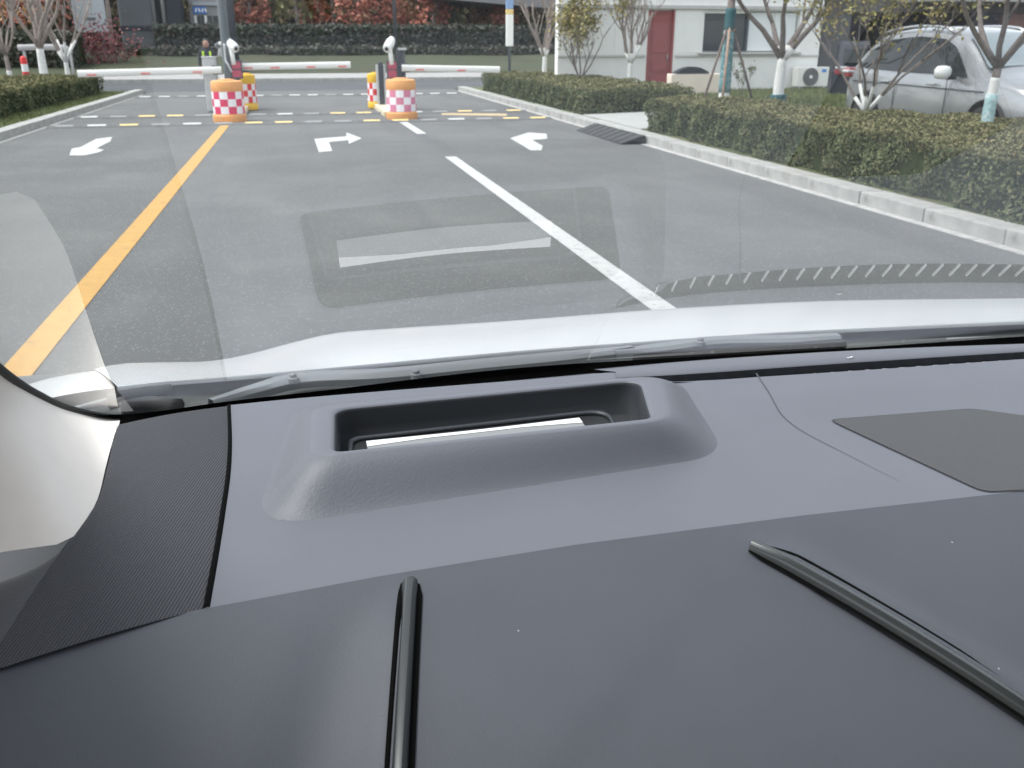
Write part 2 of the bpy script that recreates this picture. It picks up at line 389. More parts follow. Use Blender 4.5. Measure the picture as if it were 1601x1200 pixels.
def kerb_run(name, x0, side, y0, y1, skip=(), step=1.0):
    root = bpy.data.objects.new(name, None); COL.objects.link(root); root['kind'] = 'structure'; OFF[root.name] = Vector((0, 0, 0))
    w, h = .26, .135
    bm = B().box((0, 0, h/2-.05), (w, step-.012, h+.1), bev=.014); st = None; y = y0
    while y < y1:
        if st is None: st = bm.out('kerb_stone', M_['concrete'], root); o = st
        else:
            o = st.copy(); COL.objects.link(o); o.parent = root
        rr = random.Random(int(y*10)+int(x0))
        o.location = (x0+side*w/2+rr.uniform(-.006, .006), y+step/2, rr.uniform(-.006, .006)); o.rotation_euler = (0, 0, rr.uniform(-.006, .006))
        y += step
    g = B().box((x0-side*.05, (y0+y1)/2, -.044), (.1, y1-y0, .1)).out('gutter_strip', M_['gutter'], root)
    return root
random.seed(4)
kerb_run('right_kerb', 5.36, 1, -4, 31.5)
kerb_run('left_kerb', -4.84, -1, 4, 31.5)
# rubber kerb ramp
b = B(); x0, x1 = 4.93, 5.34
V = []
for y in (13.9, 16.4): V += [(x0, y, .006), (x1, y, .006), (x1, y, .125), (x1-.06, y, .125)]
b.add(V, [(0, 1, 2, 3), (7, 6, 5, 4), (0, 3, 7, 4), (3, 2, 6, 7), (1, 5, 6, 2), (0, 4, 5, 1)])
ramp = thing('kerb_ramp', 'black rubber kerb ramp leaning against the right kerb', 'kerb ramp', (5.13, 15.25, 0))
b.out('wedge', M_['rubber'], ramp)
for k in range(8): B().box((5.12, 14.05+k*.31, .0705), (.36, .05, .008), ry=-.335).out('tread_rib', M_['bump_rubber'], ramp)

# painted markings (sheets 4 mm above the asphalt)
def paint(name, pts, m, z=.004):
    o = mesh(name, [(p[0], p[1], z) for p in pts], [tuple(range(len(pts)))], m); o['kind'] = 'structure'; return o
def line(name, xa, ya, xb, yb, w, m):
    n = 14; l = [(xa+(xb-xa)*i/n-w/2, ya+(yb-ya)*i/n) for i in range(n+1)]; r = [(p[0]+w, p[1]) for p in l]
    b = B().grid([[(p[0], p[1], .004) for p in l], [(p[0], p[1], .004) for p in r]], flip=True); o = b.out(name, m); o['kind'] = 'structure'; return o
line('yellow_lane_line', -1.44, -6, -1.46, 19.7, .17, M_['yellow_paint'])
line('white_lane_line', 2.07, -6, 2.03, 12.9, .16, M_['white_paint'])
line('white_lane_dash', 2.08, 16.4, 2.04, 19.4, .17, M_['white_paint'])
line('white_lane_dash', 2.0, 24.6, 1.98, 27.4, .17, M_['white_paint'])
def pxpaint(name, pts, m): return paint(name, [at_z(x, y, 0) for x, y in pts], m)
pxpaint('left_lane_arrow', [(108, 243), (112, 232), (125, 230), (150, 217), (175, 214), (172, 221), (150, 232), (162, 234), (155, 238), (132, 243)], M_['white_paint'])
pxpaint('right_turn_arrow', [(498, 238), (491, 217), (541, 213), (541, 207), (565, 216), (545, 225), (544, 219), (514, 222), (519, 236)], M_['white_paint'])
pxpaint('bent_arrow', [(797, 216), (826, 207), (854, 209), (855, 217), (832, 219), (848, 228), (846, 235), (829, 235)], M_['white_paint'])
pxpaint('short_yellow_mark', [(690, 179.5), (690, 176.5), (792, 177.5), (792, 181)], mat('faded yellow paint', (.5, .38, .22), .7, var=.2, vscale=5))

# speed bumps
def speed_bump(y, pattern, label, n, x0, x1, seed):
    t = thing('speed_bump', label, 'speed bump', (0, y, 0), 'speed bumps across the gate lanes')
    prof = [(-.18, .003), (-.12, .028), (0, .042), (.12, .028), (.18, .003)]
    B().grid([[(x, y+p[0], p[1]) for p in prof] for x in np.linspace(x0, x1, 20)]).out('rubber_strip', M_['bump_rubber'], t, True)
    step = (x1-x0)/n; rr = random.Random(seed); first = {}
    for k in range(n):
        c = pattern[k % len(pattern)]
        m = {'w': 'pad_white', 'y': 'pad_yellow', 'g': 'pad_grey'}[c]
        x = x0+step*(k+.5)
        if c not in first:
            bb = B(); ww = step*.29
            rows = []
            for xx in (-ww, -ww*.88, ww*.88, ww):
                f = .75 if abs(xx) > ww*.9 else 1
                rows.append([(xx, f*p[0]*.78, p[1]+(.007 if abs(p[0]) < .15 else -.003)) for p in prof])
            first[c] = bb.grid(rows).out('reflector_pad', M_[m], t, True, local=True); o = first[c]
        else:
            o = first[c].copy(); COL.objects.link(o); o.parent = t
        o.location = (x, 0, 0)
speed_bump(19.2, 'gwygwgyyggyygwgyygyy', 'nearest speed bump with yellow and white pads crossing just before the front barrels', 17, -4.7, 5.2, 1)
speed_bump(21.5, 'wgyygggwgyygwgygyyg', 'middle speed bump passing between the front and rear barrels', 17, -4.7, 5.2, 2)
speed_bump(29.5, 'wwgwwwwgwwgw', 'farthest speed bump of pale pads beyond the barrier booms', 18, -4.7, 5.0, 3)

# ================================================================== THE CAR THE CAMERA SITS IN
car = thing('car', 'white car whose grey dashboard and bonnet fill the foreground', 'car', (0.35, 0, 0))
GK, GX, GD, GA = .125, .47, .046, R(32)
gs, gc = math.sin(GA), math.cos(GA)
def glass_z(x, y): return 1.15+(GD-(y-.92+GK*(x-GX)**2)*gs)/gc
def on_glass(px, py): return surf_hit(px, py, glass_z, .2, 3)
def glass_y(x, z): return .92-GK*(x-GX)**2+(GD-(z-1.15)*gc)/gs
DZ = 1.115
P_ = lambda pts, z=DZ: [at_z(x, y, z) for x, y in pts]

# --- brow line and falling instrument hood
brow_px = [(-160, 1064), (0, 1024), (160, 986), (318, 951), (600, 899), (900, 851), (1250, 806), (1600, 767), (1800, 745)]
brow = P_(brow_px)
bx = [p.x for p in brow]; by = [p.y for p in brow]
ybrow = lambda x: float(np.interp(x, bx, by)) if bx[0] <= x <= bx[-1] else (by[0] if x < bx[0] else by[-1])
def hood_base(x, y):
    d = max(0, ybrow(x)-y); return DZ-.16*d-.55*d*d
sa0, sa1 = surf_hit(640, 914, hood_base), surf_hit(622, 1200, hood_base)
sb0, sb1 = surf_hit(1176, 856, hood_base), surf_hit(1600, 1112, hood_base)
def strip_rel(p0, p1, x, y):
    d = Vector((p1.x-p0.x, p1.y-p0.y)); L = d.length; d /= L; v = Vector((x-p0.x, y-p0.y))
    return v.dot(d), v.dot(Vector((-d.y, d.x)))     # along, across (positive to the right looking back toward +x)
def hood_z(x, y, zone):
    z = hood_base(x, y)
    la, ca = strip_rel(sa0, sa1, x, y); lb, cb = strip_rel(sb0, sb1, x, y)
    if zone == 0:
        s = abs(ca); z += .008*sstep(-.012, .05, la)*(1-sstep(.004, .03+.05*max(0, la), s))-.004*sstep(0, .08, la)*math.exp(-((s-.045-.1*max(0, la))/.02)**2)
    if zone == 2:
        s = abs(cb); z += .009*sstep(-.01, .04, lb)*(1-sstep(.004, .04, s))
    if zone == 1: z -= .0015*sstep(-.004, .006, la)*sstep(-.004, .006, lb)
    return z
NY = 40
def hood_patch(zone):
    rows = []
    for i in range(NY+1):
        v = i/NY
        row = []
        for j in range(31):
            u = j/30
            # left / right edges of the zone at depth v : from brow line down to y = .2
            def edge(p0, p1):
                d = (p1-p0); yb = ybrow(p0.x-.0); y = yb+(.16-yb)*v**1.0
                t = (y-p0.y)/d.y; x = p0.x+d.x*max(0, t)
                return x, (ybrow(x) if i == 0 else y)
            ea, eb = edge(sa0, sa1), edge(sb0, sb1)
            if zone == 0: xl, xr = -.75, ea[0]
            elif zone == 1: xl, xr = ea[0], eb[0]
            else: xl, xr = eb[0], 1.35
            f = u if zone == 1 else (1-(1-u)**1.8 if zone == 0 else u**1.8)
            x = xl+(xr-xl)*f
            yb = ybrow(x); y = yb+(.16-yb)*v
            row.append((x, y, hood_z(x, y, zone)))
        rows.append(row)
    return rows
b = B()
for z in (0, 1, 2): b.grid(hood_patch(z), flip=True)
o = b.out('instrument_hood', M_['hood_leather'], car, True)
bm = bmesh.new(); bm.from_mesh(o.data); bmesh.ops.remove_doubles(bm, verts=bm.verts, dist=.0004); bm.to_mesh(o.data); bm.free()
def trim_strip(p0, p1, w, lift, side):
    d = (p1-p0); L = d.length; n = 40; rows = []
    dd = Vector((d.x, d.y, 0)).normalized(); nn = Vector((-dd.y, dd.x, 0))*side
    prof = [(-.5, -.014), (-.5, .5), (-.4, .75), (-.24, 1), (.1, .98), (.2, .9), (.5, .25), (.5, -.014)]
    for i in range(n+1):
        p = p0+d*(1.12*i/n); z = hood_base(p.x, p.y); k = sstep(-.01, .035, (p-p0).length-.002)
        h = lift*(.72+.28*k)
        rows.append([(p.x+nn.x*w*q[0], p.y+nn.y*w*q[0], z+(q[1]*h if q[1] > 0 else q[1])) for q in prof])
    b = B().grid(rows, flip=side > 0); b.F.append(tuple(range(len(prof)))); b.M.append(0)
    b.out('trim_strip', M_['trim'], car, 'auto')
    gr = []
    for i in range(n+1):
        p = p0+d*(1.12*i/n); z = hood_base(p.x, p.y); k = sstep(-.01, .04, (p-p0).length-.002); f = min(1, .35+(p-p0).length/.02)
        zi, zo = z+.0009, z+(.008 if side < 0 else .009)*k+.0012
        gr.append([(p.x-nn.x*(w*.5+.0042*f), p.y-nn.y*(w*.5+.0042*f), zi), (p.x-nn.x*w*.45, p.y-nn.y*w*.45, zi+.0006), (p.x+nn.x*w*.45, p.y+nn.y*w*.45, zo), (p.x+nn.x*(w*.5+.0016*f), p.y+nn.y*(w*.5+.0016*f), zo)])
    B().grid(gr, flip=side > 0).out('trim_gap', M_['frit'], car)
trim_strip(sa0, sa1, .0125, .0105, -1)
trim_strip(sb0, sb1, .0135, .0105, 1)

# --- hud mound : loops from base to rim to well
def rloop(c, rad, n=10):
    """closed loop through 4 xy corners with corner radii, even count"""
    out = []
    for i in range(4):
        p, a, q = Vector(c[i-1]), Vector(c[i]), Vector(c[(i+1) % 4])
        u, w = (p-a).normalized(), (q-a).normalized(); r = min(rad[i], (p-a).length*.48, (q-a).length*.48)
        A, Bq = a+u*r, a+w*r
        for k in range(n+1):
            t = k/n; out.append(A*(1-t)**2+a*2*t*(1-t)+Bq*t*t)
        e = (q+(a-q).normalized()*min(rad[(i+1) % 4], (q-a).length*.48))
        for k in range(1, 14): out.append(Bq.lerp(e, k/14))
    return out
xy = lambda px, py, z: at_z(px, py, z).xy
HZ, HZB = 1.151, 1.137
hole = [xy(523, 641, HZB), xy(1000, 593, HZB), xy(1018, 654, HZ), xy(522, 709, HZ)]
rim = [xy(487, 634, HZB), xy(1035, 583, HZB), xy(1052, 657, HZ), xy(484, 719, HZ)]
hyb, hyf = (hole[0].y+hole[1].y)/2, (hole[2].y+hole[3].y)/2
def hzp(y): return HZ+(HZB-HZ)*(y-hyf)/(hyb-hyf)
base = [xy(455, 631, DZ), xy(1075, 588, DZ), xy(1150, 712, DZ), xy(372, 838, DZ)]
hl, rl, bl = rloop(hole, [.022, .03, .012, .012]), rloop(rim, [.03, .045, .03, .03]), rloop(base, [.03, .05, .05, .07])
dzl = lambda p: DZ
rows = []
for k in range(0, 15):
    t = k/14; s = .72*t*t*(3-2*t)+.28*t**1.9
    rows.append([(b_.x+(r_.x-b_.x)*t, b_.y+(r_.y-b_.y)*t, DZ-.003*(1-t)**3+(hzp(r_.y)-DZ)*s) for b_, r_ in zip(bl, rl)])
hud = B().grid(rows, closed=True).out('hud_housing', M_['leather'], car, True)
rows = []
for k, (f, dz) in enumerate([(0, 0), (.12, .0008), (.3, .0012), (.8, .0012), (.95, .0005), (1, -.001)]):
    rows.append([(r_.x+(h_.x-r_.x)*f, r_.y+(h_.y-r_.y)*f, hzp(r_.y+(h_.y-r_.y)*f)+dz) for r_, h_ in zip(rl, hl)])
B().grid(rows, closed=True).out('hud_rim', M_['rim_grey'], hud, True)
cx_ = sum((h_.x for h_ in hl))/len(hl); cy_ = sum((h_.y for h_ in hl))/len(hl)
rows = []
for k, (f, dz) in enumerate([(1.002, -.001), (.994, -.0015), (.99, -.004), (.985, -.02), (.98, -.035), (.975, -.052)]):
    rows.append([(cx_+(h_.x-cx_)*f, cy_+(h_.y-cy_)*f, (hzp(h_.y)+dz if dz > -.03 else 1.151+dz)) for h_ in hl])
b = B().grid(rows, closed=True); n = len(hl); b.F.append(tuple(range(len(rows)*n-n, len(rows)*n))); b.M.append(0)
b.out('hud_well', M_['well'], hud, True)
# inside: black frame and the lit strip
zf_ = HZ-.042
fr = [xy(545, 686, zf_), xy(950, 640, zf_), xy(985, 735, zf_), xy(535, 790, zf_)]
frl = rloop([p+Vector((0, -.004)) for p in fr], [.012, .03, .02, .02])
B().poly([(p.x, p.y, zf_) for p in frl], .006).out('projector_frame', M_['black'], hud)
B().grid([[(p.x, p.y, zf_+.0005) for p in frl], [(p.x, p.y, zf_+.004) for p in frl], [(p.x+(cx_-p.x)*.03, p.y+(cy_-p.y)*.09, zf_+.004) for p in frl], [(p.x+(cx_-p.x)*.03, p.y+(cy_-p.y)*.09, zf_+.001) for p in frl]], closed=True).out('frame_lip', M_['deep'], hud, True)
zs_ = zf_+.005
sc_ = spline([at_z(572, 689, zs_), at_z(740, 672, zs_), at_z(905, 652.5, zs_)], 24)
wd = [.005+.007*max(0, (abs(i-12)-5)/7)**1.1+.002 for i in range(25)]
mid_ = [p+Vector((0, -w_, 0)) for p, w_ in zip(sc_, wd)]
B().grid([sc_, mid_], flip=True).out('projector_screen', M_['screen'], hud)
B().grid([[p+Vector((0, 0, -.0006)) for p in mid_], [Vector((p.x, p.y-.036, zs_-.0006)) for p in sc_]], flip=True).out('diffuser_sheet', M_['diffuser'], hud)

# --- centre dash skin, with the mound's footprint left open
rear = spline(P_([(358, 633), (480, 621), (700, 603), (880, 589), (962, 582), (990, 592)])+P_([(1090, 594), (1200, 588), (1400, 575), (1600, 561), (1850, 545)], DZ+.006), 150)
def left_front(t): pass
seamL = P_([(358, 633), (360, 690), (357, 740), (348, 800), (336, 870), (320, 951)])
front = [Vector((x, ybrow(x), DZ)) for x in np.linspace(at_z(320, 951, DZ).x, 1.30, 151)]
def dash_z(x, y): return DZ
nu, nv = 150, 90
sl_ = spline(seamL, nv)
rows = []
for j in range(nv+1):
    v = j/nv; row = []
    off = sl_[j]-rear[0].lerp(front[0], v)
    for i in range(nu+1):
        p = rear[i].lerp(front[i], v)+off*(1-sstep(0, 60, i))
        row.append(p)
    rows.append(row)
poly = [Vector(p) for p in rloop([Vector(p).lerp(sum((Vector(q) for q in base), Vector((0, 0)))/4, .09) for p in base], [.03]*4)]
def inside(pt, pg):
    c = False; j = len(pg)-1
    for i in range(len(pg)):
        if (pg[i].y > pt.y) != (pg[j].y > pt.y) and pt.x < (pg[j].x-pg[i].x)*(pt.y-pg[i].y)/(pg[j].y-pg[i].y)+pg[i].x: c = not c
        j = i
    return c
spk_px = [(1293, 657), (1520, 639), (1590, 648), (1700, 664), (1700, 763), (1537, 771)]
spk = [at_z(x, y, DZ) for x, y in spk_px]
# gentle relief: the dash rises toward the rear ledge on the right, and dips along the brow line
def relief(p):
    x, y = p.x, p.y
    return Vector((x, y, DZ+.006*sstep(.38, .46, x)*sstep(.775, .88, y)))
V = [relief(p) for r in rows for p in r]; F = []
m_ = nu+1
for j in range(nv):
    for i in range(nu):
        c = (rows[j][i]+rows[j+1][i+1])/2
        if inside(c, poly): continue
        F.append((j*m_+i, (j+1)*m_+i, (j+1)*m_+i+1, j*m_+i+1))
dash = mesh('dash_panel', V, F, M_['dash'], car, True)
# panel seam on the passenger side: a sunk dark joint that closes toward the driver
def ribbon(name, pts, w0, w1, m, parent, lift=.0006, n=50):
    P = [relief(p) for p in spline(pts, n)]; L = []; Rr = []
    for i, p in enumerate(P):
        t = (P[min(i+1, n)]-P[max(i-1, 0)]).normalized(); nn = Vector((-t.y, t.x, 0)); w = w0+(w1-w0)*i/n
        L.append(p+nn*w/2+Vector((0, 0, lift))); Rr.append(p-nn*w/2+Vector((0, 0, lift)))
    return B().grid([L, Rr], flip=True).out(name, m, parent)
ribbon('panel_seam', P_([(1181, 591), (1200, 620), (1212, 640), (1226, 656), (1260, 678), (1330, 714), (1405, 752)]), .0019, .0003, M_['deep'], dash)
# speaker grille: sunk plate in a dark border
def round_poly(pts, rad, n=8):
    out = []
    for i in range(len(pts)):
        p, a, q = pts[i-1], pts[i], pts[(i+1) % len(pts)]
        u, w = (p-a).normalized(), (q-a).normalized(); A, Bq = a+u*rad, a+w*rad
        for k in range(n+1):
            t = k/n; out.append(A*(1-t)**2+a*2*t*(1-t)+Bq*t*t)
    return out
so_ = round_poly(spk, .012); cs = sum(so_, Vector((0, 0, 0)))/len(so_)
def relz(p, dz): q = relief(p); return (q.x, q.y, q.z+dz)
g_ = [p+(cs-p).normalized()*.0022 for p in so_]
b = B(); b.add([relz(p, .0008) for p in g_], [tuple(range(len(g_)))]); spo = b.out('speaker_grille', M_['grille'], dash)
B().grid([[relz(p, .0004) for p in so_], [relz(p, .0005) for p in g_]], closed=True).out('grille_border', M_['black'], spo)

# --- ribbed cloth panel on the left
lft = spline(P_([(184, 663), (180, 672), (168, 725), (154, 778), (132, 815), (105, 846), (50, 925), (2, 1000), (-50, 1060)]), 60)
rgt = spline(P_([(355, 634), (355, 642), (356, 690), (353, 740), (344, 800), (332, 870), (317, 950)]), 60)
rows = [[a.lerp(c, t)+Vector((0, 0, .002*math.sin(math.pi*t)-.0005)) for t in np.linspace(0, 1, 16)] for a, c in zip(lft, rgt)]
B().grid(rows, flip=True).out('cloth_panel', M_['cloth'], car, True)
B().grid([[p+Vector((.0, 0, .001)) for p in rgt], [p+Vector((.0022+.0012*i/60, 0, .0025)) for i, p in enumerate(rgt)], [p+Vector((.0045+.001*i/60, 0, -.001)) for i, p in enumerate(rgt)]]).out('cloth_piping', M_['frit'], car, True)
# grey door-side panel at the far left
a_ = spline(P_([(106, 846), (50, 925), (1, 1000), (-52, 1061)]), 20); c_ = spline(P_([(100, 846), (0, 862), (-120, 880), (-240, 905)]), 20)
rows = [[a.lerp(c, t)+Vector((0, 0, -.0015-.03*t*t)) for t in np.linspace(0, 1, 10)] for a, c in zip(a_, c_)]
B().grid(rows).out('side_panel', mat('door side grey', (.055, .057, .063), .6, bump=.0003, bscale=400, btype='leather'), car, True)
# dark understructure seen through every joint
b = B(); b.box((.36, .74, 1.02), (1.5, .6, .07)).box((.36, .42, .9), (1.5, .5, .06))
sub = b.out('dash_core', M_['black'], car)
# open the core under the projector well
bm = bmesh.new(); bm.from_mesh(sub.data); bm.free()

# --- rear ledge, defroster trough and vanes (right of the hud)
LZ = 1.121
led_t = spline([at_z(962, 581, 1.117), at_z(1100, 569, LZ), at_z(1330, 552, LZ), at_z(1600, 539, LZ), at_z(1900, 522, LZ)], 60)
led_f = spline([at_z(962, 588, 1.117), at_z(1100, 580, LZ), at_z(1330, 564, LZ), at_z(1600, 547, LZ), at_z(1900, 530, LZ)], 60)
led_b = spline([at_z(962, 592, 1.115), at_z(1090, 595, LZ), at_z(1330, 580, LZ), at_z(1600, 561, LZ), at_z(1900, 545, LZ)], 60)
B().grid([[Vector((p.x, glass_y(p.x, 1.085)-.012, 1.085)) for p in led_t], led_t, led_f, [p+Vector((0, -.0015, -.002)) for p in led_f]], flip=True).out('rear_ledge', M_['dash'], car, True)
dv = Vector((0, 0, -.045))
B().grid([[p+Vector((0, -.001, -.002)) for p in led_f], [p+dv for p in led_f], [p+dv for p in led_b], [p+Vector((0, 0, -.001)) for p in led_b]], flip=True).out('vent_trough', M_['deep'], car)
v0 = None
for k in range(30):
    u = 5+50*k/29; i = int(u); p, q = led_f[i].lerp(led_f[i+1], u-i), led_b[i].lerp(led_b[i+1], u-i)
    if k == 0:
        v0 = B().box((0, 0, 0), (.0012, .027, .003)).out('vent_vane', M_['cab'], car, local=True); o = v0
    else: o = v0.copy(); COL.objects.link(o); o.parent = car
    o.location = ((p.x+q.x)/2-.35, (p.y+q.y)/2, 1.1125); o.rotation_euler = (R(-19), 0, R(-4))
pv = at_z(1328, 559, LZ+.001)
b = B().box(pv, (.008, .003, .002), rz=.2, bev=.0006).lathe((pv.x+.003, pv.y, pv.z), [(.0018, -.001), (.0018, .001), (.001, .0018)], 10); b.out('light_sensor', M_['chrome'], car)
# left part: dash edge that falls to the glass
re_ = spline(P_([(184, 664), (356, 634), (480, 621), (700, 603), (962, 582)]), 60)
B().grid([[p+Vector((0, 0, -.0005)) for p in re_], [p+Vector((0, .004, -.003)) for p in re_], [Vector((p.x, glass_y(p.x, 1.07)-.01, 1.07-.004*0)) for p in re_]]).out('dash_edge', M_['dash'], car, True)

# --- windscreen with its black band
ztop = 1.60
lower = [(-.30, 1.145), (-.285, 1.10)]
frit_px = [(-60, 535), (0, 574), (30, 597), (60, 615), (100, 634), (150, 645), (200, 645), (260, 639), (358, 625), (500, 609), (800, 574), (1100, 555), (1350, 541), (1600, 524), (1800, 513)]
fr_u = [on_glass(x, y) for x, y in frit_px]
fu = spline(fr_u, 120)
fd = []
for i, p in enumerate(fu):
    x = p.x-.03*(1-sstep(0, 40, i)); z = p.z-.06; fd.append(Vector((x, glass_y(x, z)-.001, z)))
B().grid([[p+Vector((0, -.0012, -.001)) for p in fu], fd], flip=True).out('windscreen_band', M_['frit'], car, True)
xs = np.linspace(-.52, 1.36, 61); zs = np.linspace(1.0, ztop, 31)
def glass_pt(x, z): return Vector((x, glass_y(x, z), z))
xl0 = min(p.x for p in fd)-.01
rows = []
for z in zs:
    row = []
    for i in range(61):
        xl = -.40+.22*(z-1.0)/.6; xr = 1.34-.22*(z-1.0)/.6
        x = xl+(xr-xl)*i/60; row.append(glass_pt(x, z))
    rows.append(row)
B().grid(rows).out('windscreen', M_['glass'], car, True)

# --- A pillars
tp = [on_glass(x, y) for x, y in [(188, 654), (150, 650), (100, 637), (60, 618), (30, 600), (0, 577)]]
up_ = [on_glass(x, y) for x, y in [(-40, 540), (-100, 478), (-160, 400), (-215, 300), (-260, 180)]]
up_.append(Vector((up_[-1].x+.06, glass_y(up_[-1].x+.06, 1.6), 1.6)))
top = spline([p+Vector((0, -.003, .001)) for p in tp]+up_, 70)
bt = P_([(186, 662), (178, 680), (166, 725), (152, 780), (130, 817), (104, 846), (50, 856), (0, 863), (-150, 890)])
bot = spline(bt+[Vector((-.47, .50, 1.2)), Vector((-.43, .40, 1.33)), Vector((-.38, .28, 1.46)), Vector((-.32, .2, 1.58))], 70)
rows = []
for t in np.linspace(0, 1, 14):
    rows.append([a.lerp(c, t)+Vector((-.004, .002, .012))*math.sin(math.pi*t)*sstep(2, 14, i)+Vector((-.03, 0, -.012))*math.exp(-((t-.72)/.16)**2)*sstep(16, 26, i)*(1-sstep(32, 46, i)) for i, (a, c) in enumerate(zip(top, bot))])
B().grid(rows, flip=True).out('pillar_trim', M_['cream'], car, True)
B().tube([p+Vector((0, 0, .001)) for p in top], .0042, 8).out('pillar_seal', M_['rubber'], car, True)
b = B()
for sx in (1,):
    pts = [(1.36, glass_y(1.3, 1.0), 1.0), (1.24, glass_y(1.22, 1.3), 1.3), (1.15, glass_y(1.12, 1.6), 1.6)]
    b.tube(pts, .04, 8)
b.out('far_pillar', M_['cream'], car, True)
# roof, doors, cabin back: what shades the dash from behind
b = B()
yr = glass_y(.4, ztop)
rows = [[(x, y, ztop+.06+.05*(1-((x-.37)/.9)**2)-.02*abs(y+.5)) for x in np.linspace(-.47, 1.44, 12)] for y in np.linspace(yr-.0, -2.0, 12)]
b.grid(rows, flip=True); b.out('roof_lining', M_['headliner'], car, True)
b = B(); rows2 = [[(p[0], p[1], p[2]+.04) for p in r] for r in rows]; b.grid(rows2); b.out('roof', M_['white_car'], car, True)
b = B().box((-.52, -.55, .80), (.07, 2.6, .5), bev=.02); b.out('door_panel', M_['cream'], car)
b = B().box((1.42, -.55, .82), (.07, 2.6, .5), bev=.02); b.out('door_panel', M_['cream'], car)
for x in (-.5, 1.36): B().box((x, -1.25, 1.36), (.06, 1.5, .6), bev=.02).out('light_block_panel', M_['headliner'], car)  # unseen panels added over the rear side windows to cut light from behind
b = B().box((.45, -2.05, 1.1), (1.9, .06, 1.2)); b.out('rear_bulkhead', M_['cream'], car)
b = B().box((.45, -.6, .42), (1.9, 3.0, .05)); b.out('cabin_floor', M_['headliner'], car)
b = B()
for x in (-.05, .9): b.box((x, -.45, .75), (.5, .14, .7), rx=-.2, bev=.05).box((x, -.2, .55), (.5, .5, .15), bev=.05)
for i, x in enumerate((-.05, .9)):
    B().box((x, -.55, .95), (.5, .14, .75), rx=.2, bev=.05).box((x, -.25, .6), (.5, .5, .15), bev=.05).out('seat', M_['cream'], car)

# --- cowl, bonnet, fender
hr_px = [(183, 604), (260, 596), (350, 589), (500, 576), (800, 549), (1000, 534), (1200, 520), (1400, 510), (1600, 501), (1800, 493)]
hz = 1.055
hrear = spline([at_z(x, y, hz) for x, y in hr_px], 80)
crest_px = [(146, 577), (190, 568), (260, 566), (330, 564), (390, 553), (450, 537), (520, 521), (600, 514), (800, 501), (1050, 482), (1300, 470), (1600, 466), (1800, 462)]
crest = spline([at_y(x, y, 1.56-.08*sstep(500, 150, x)) for x, y in crest_px], 80)
rows = []
for t in np.linspace(0, 1, 12):
    rows.append([a.lerp(c, t)+Vector((0, 0, .004*math.sin(math.pi*t))) for a, c in zip(hrear, crest)])
for k, (dy, dz) in enumerate([(.06, -.022), (.25, -.12), (.5, -.27), (.64, -.42), (.66, -.6)]):
    rows.append([c+Vector((0, dy, dz)) for c in crest])
b = B().grid(rows); 
b.grid([[p+Vector((0, 0, 0)) for p in hrear], [p+Vector((0, -.002, -.006)) for p in hrear], [p+Vector((0, .015, -.012)) for p in hrear]], flip=True)
b.out('bonnet', M_['white_car'], car, True)
fa = spline([at_z(176, 606, hz), at_z(120, 614, hz), at_z(60, 626, hz), at_z(-40, 650, hz)], 20)
fb = spline([at_y(139, 581, 1.49), at_y(95, 588, 1.49), at_y(45, 601, 1.48), at_y(-40, 640, 1.45)], 20)
rows = [[a.lerp(c, t)+Vector((0, 0, .01*math.sin(math.pi*t))) for a, c in zip(fa, fb)] for t in np.linspace(0, 1, 8)]
rows.append([p+Vector((0, .3, -.3)) for p in fb])
B().grid(rows, flip=True).out('fender', M_['white_car'], car, True)
# cowl from bonnet edge down to the glass foot
rows = []
cb = []
for p in [Vector((x, 0, 0)) for x in np.linspace(-.5, 1.5, 81)]:
    z = 1.035; cb.append(Vector((p.x, glass_y(p.x, z)+.004, z)))
ch = [Vector((x, float(np.interp(x, [q.x for q in hrear], [q.y for q in hrear]))+.01, hz-.022)) for x in np.linspace(-.5, 1.5, 81)]
for t, dz in ((0, 0), (.15, -.002), (.3, .006), (.55, -.006), (.8, -.004), (1, .0)): rows.append([a.lerp(c, t)+Vector((0, 0, dz)) for a, c in zip(cb, ch)])
rows.append([c+Vector((0, .25, -.04)) for c in ch])
B().grid(rows).out('cowl_panel', M_['cowl'], car, True)
# wipers
def cowl_pt(px, py, z=1.052): return at_z(px, py, z)
def wiper(arm_px, w, bolts, blade_px, label=None):
    P = spline([cowl_pt(*q) for q in arm_px], 24); rows = []
    prof = [(-.5, -.006), (-.5, .004), (-.3, .009), (.3, .009), (.5, .004), (.5, -.006)]
    for i, p in enumerate(P):
        t = (P[min(i+1, 24)]-P[max(i-1, 0)]).normalized(); nn = Vector((-t.y, t.x, 0)); ww = w*(.35+.65*sstep(-.05, .22, i/24))*(1-.35*sstep(.75, 1, i/24))
        rows.append([p+nn*ww*q[0]+Vector((0, 0, q[1])) for q in prof])
    arm = B().grid(rows).out('wiper_arm', M_['wiper'], car, 'auto')
    for q in bolts:
        c = cowl_pt(*q, 1.06); B().lathe(c, [(.008, -.004), (.008, .003), (.0055, .004), (.005, .008), (.0035, .009)], 14).out('pivot_bolt', M_['wiper'], arm, 'auto')
    bl = spline([cowl_pt(*q, 1.048) for q in blade_px], 20)
    B().tube(bl, .007, 6).out('wiper_blade', M_['rubber'], arm, True)
wiper([(330, 634), (400, 612), (470, 594), (600, 588), (760, 572), (930, 556), (990, 550)], .036, [(458, 593), (650, 587)], [(350, 640), (520, 622), (760, 598), (900, 584)])
wiper([(960, 556), (1040, 546), (1120, 536), (1230, 534), (1310, 530)], .03, [(1094, 536)], [(990, 560), (1160, 546), (1250, 543), (1320, 538)])
b = B().tube(spline([cowl_pt(115, 640), cowl_pt(190, 620), cowl_pt(245, 608)], 8), .004, 6); b.out('washer_hose', M_['wiper'], car, True)
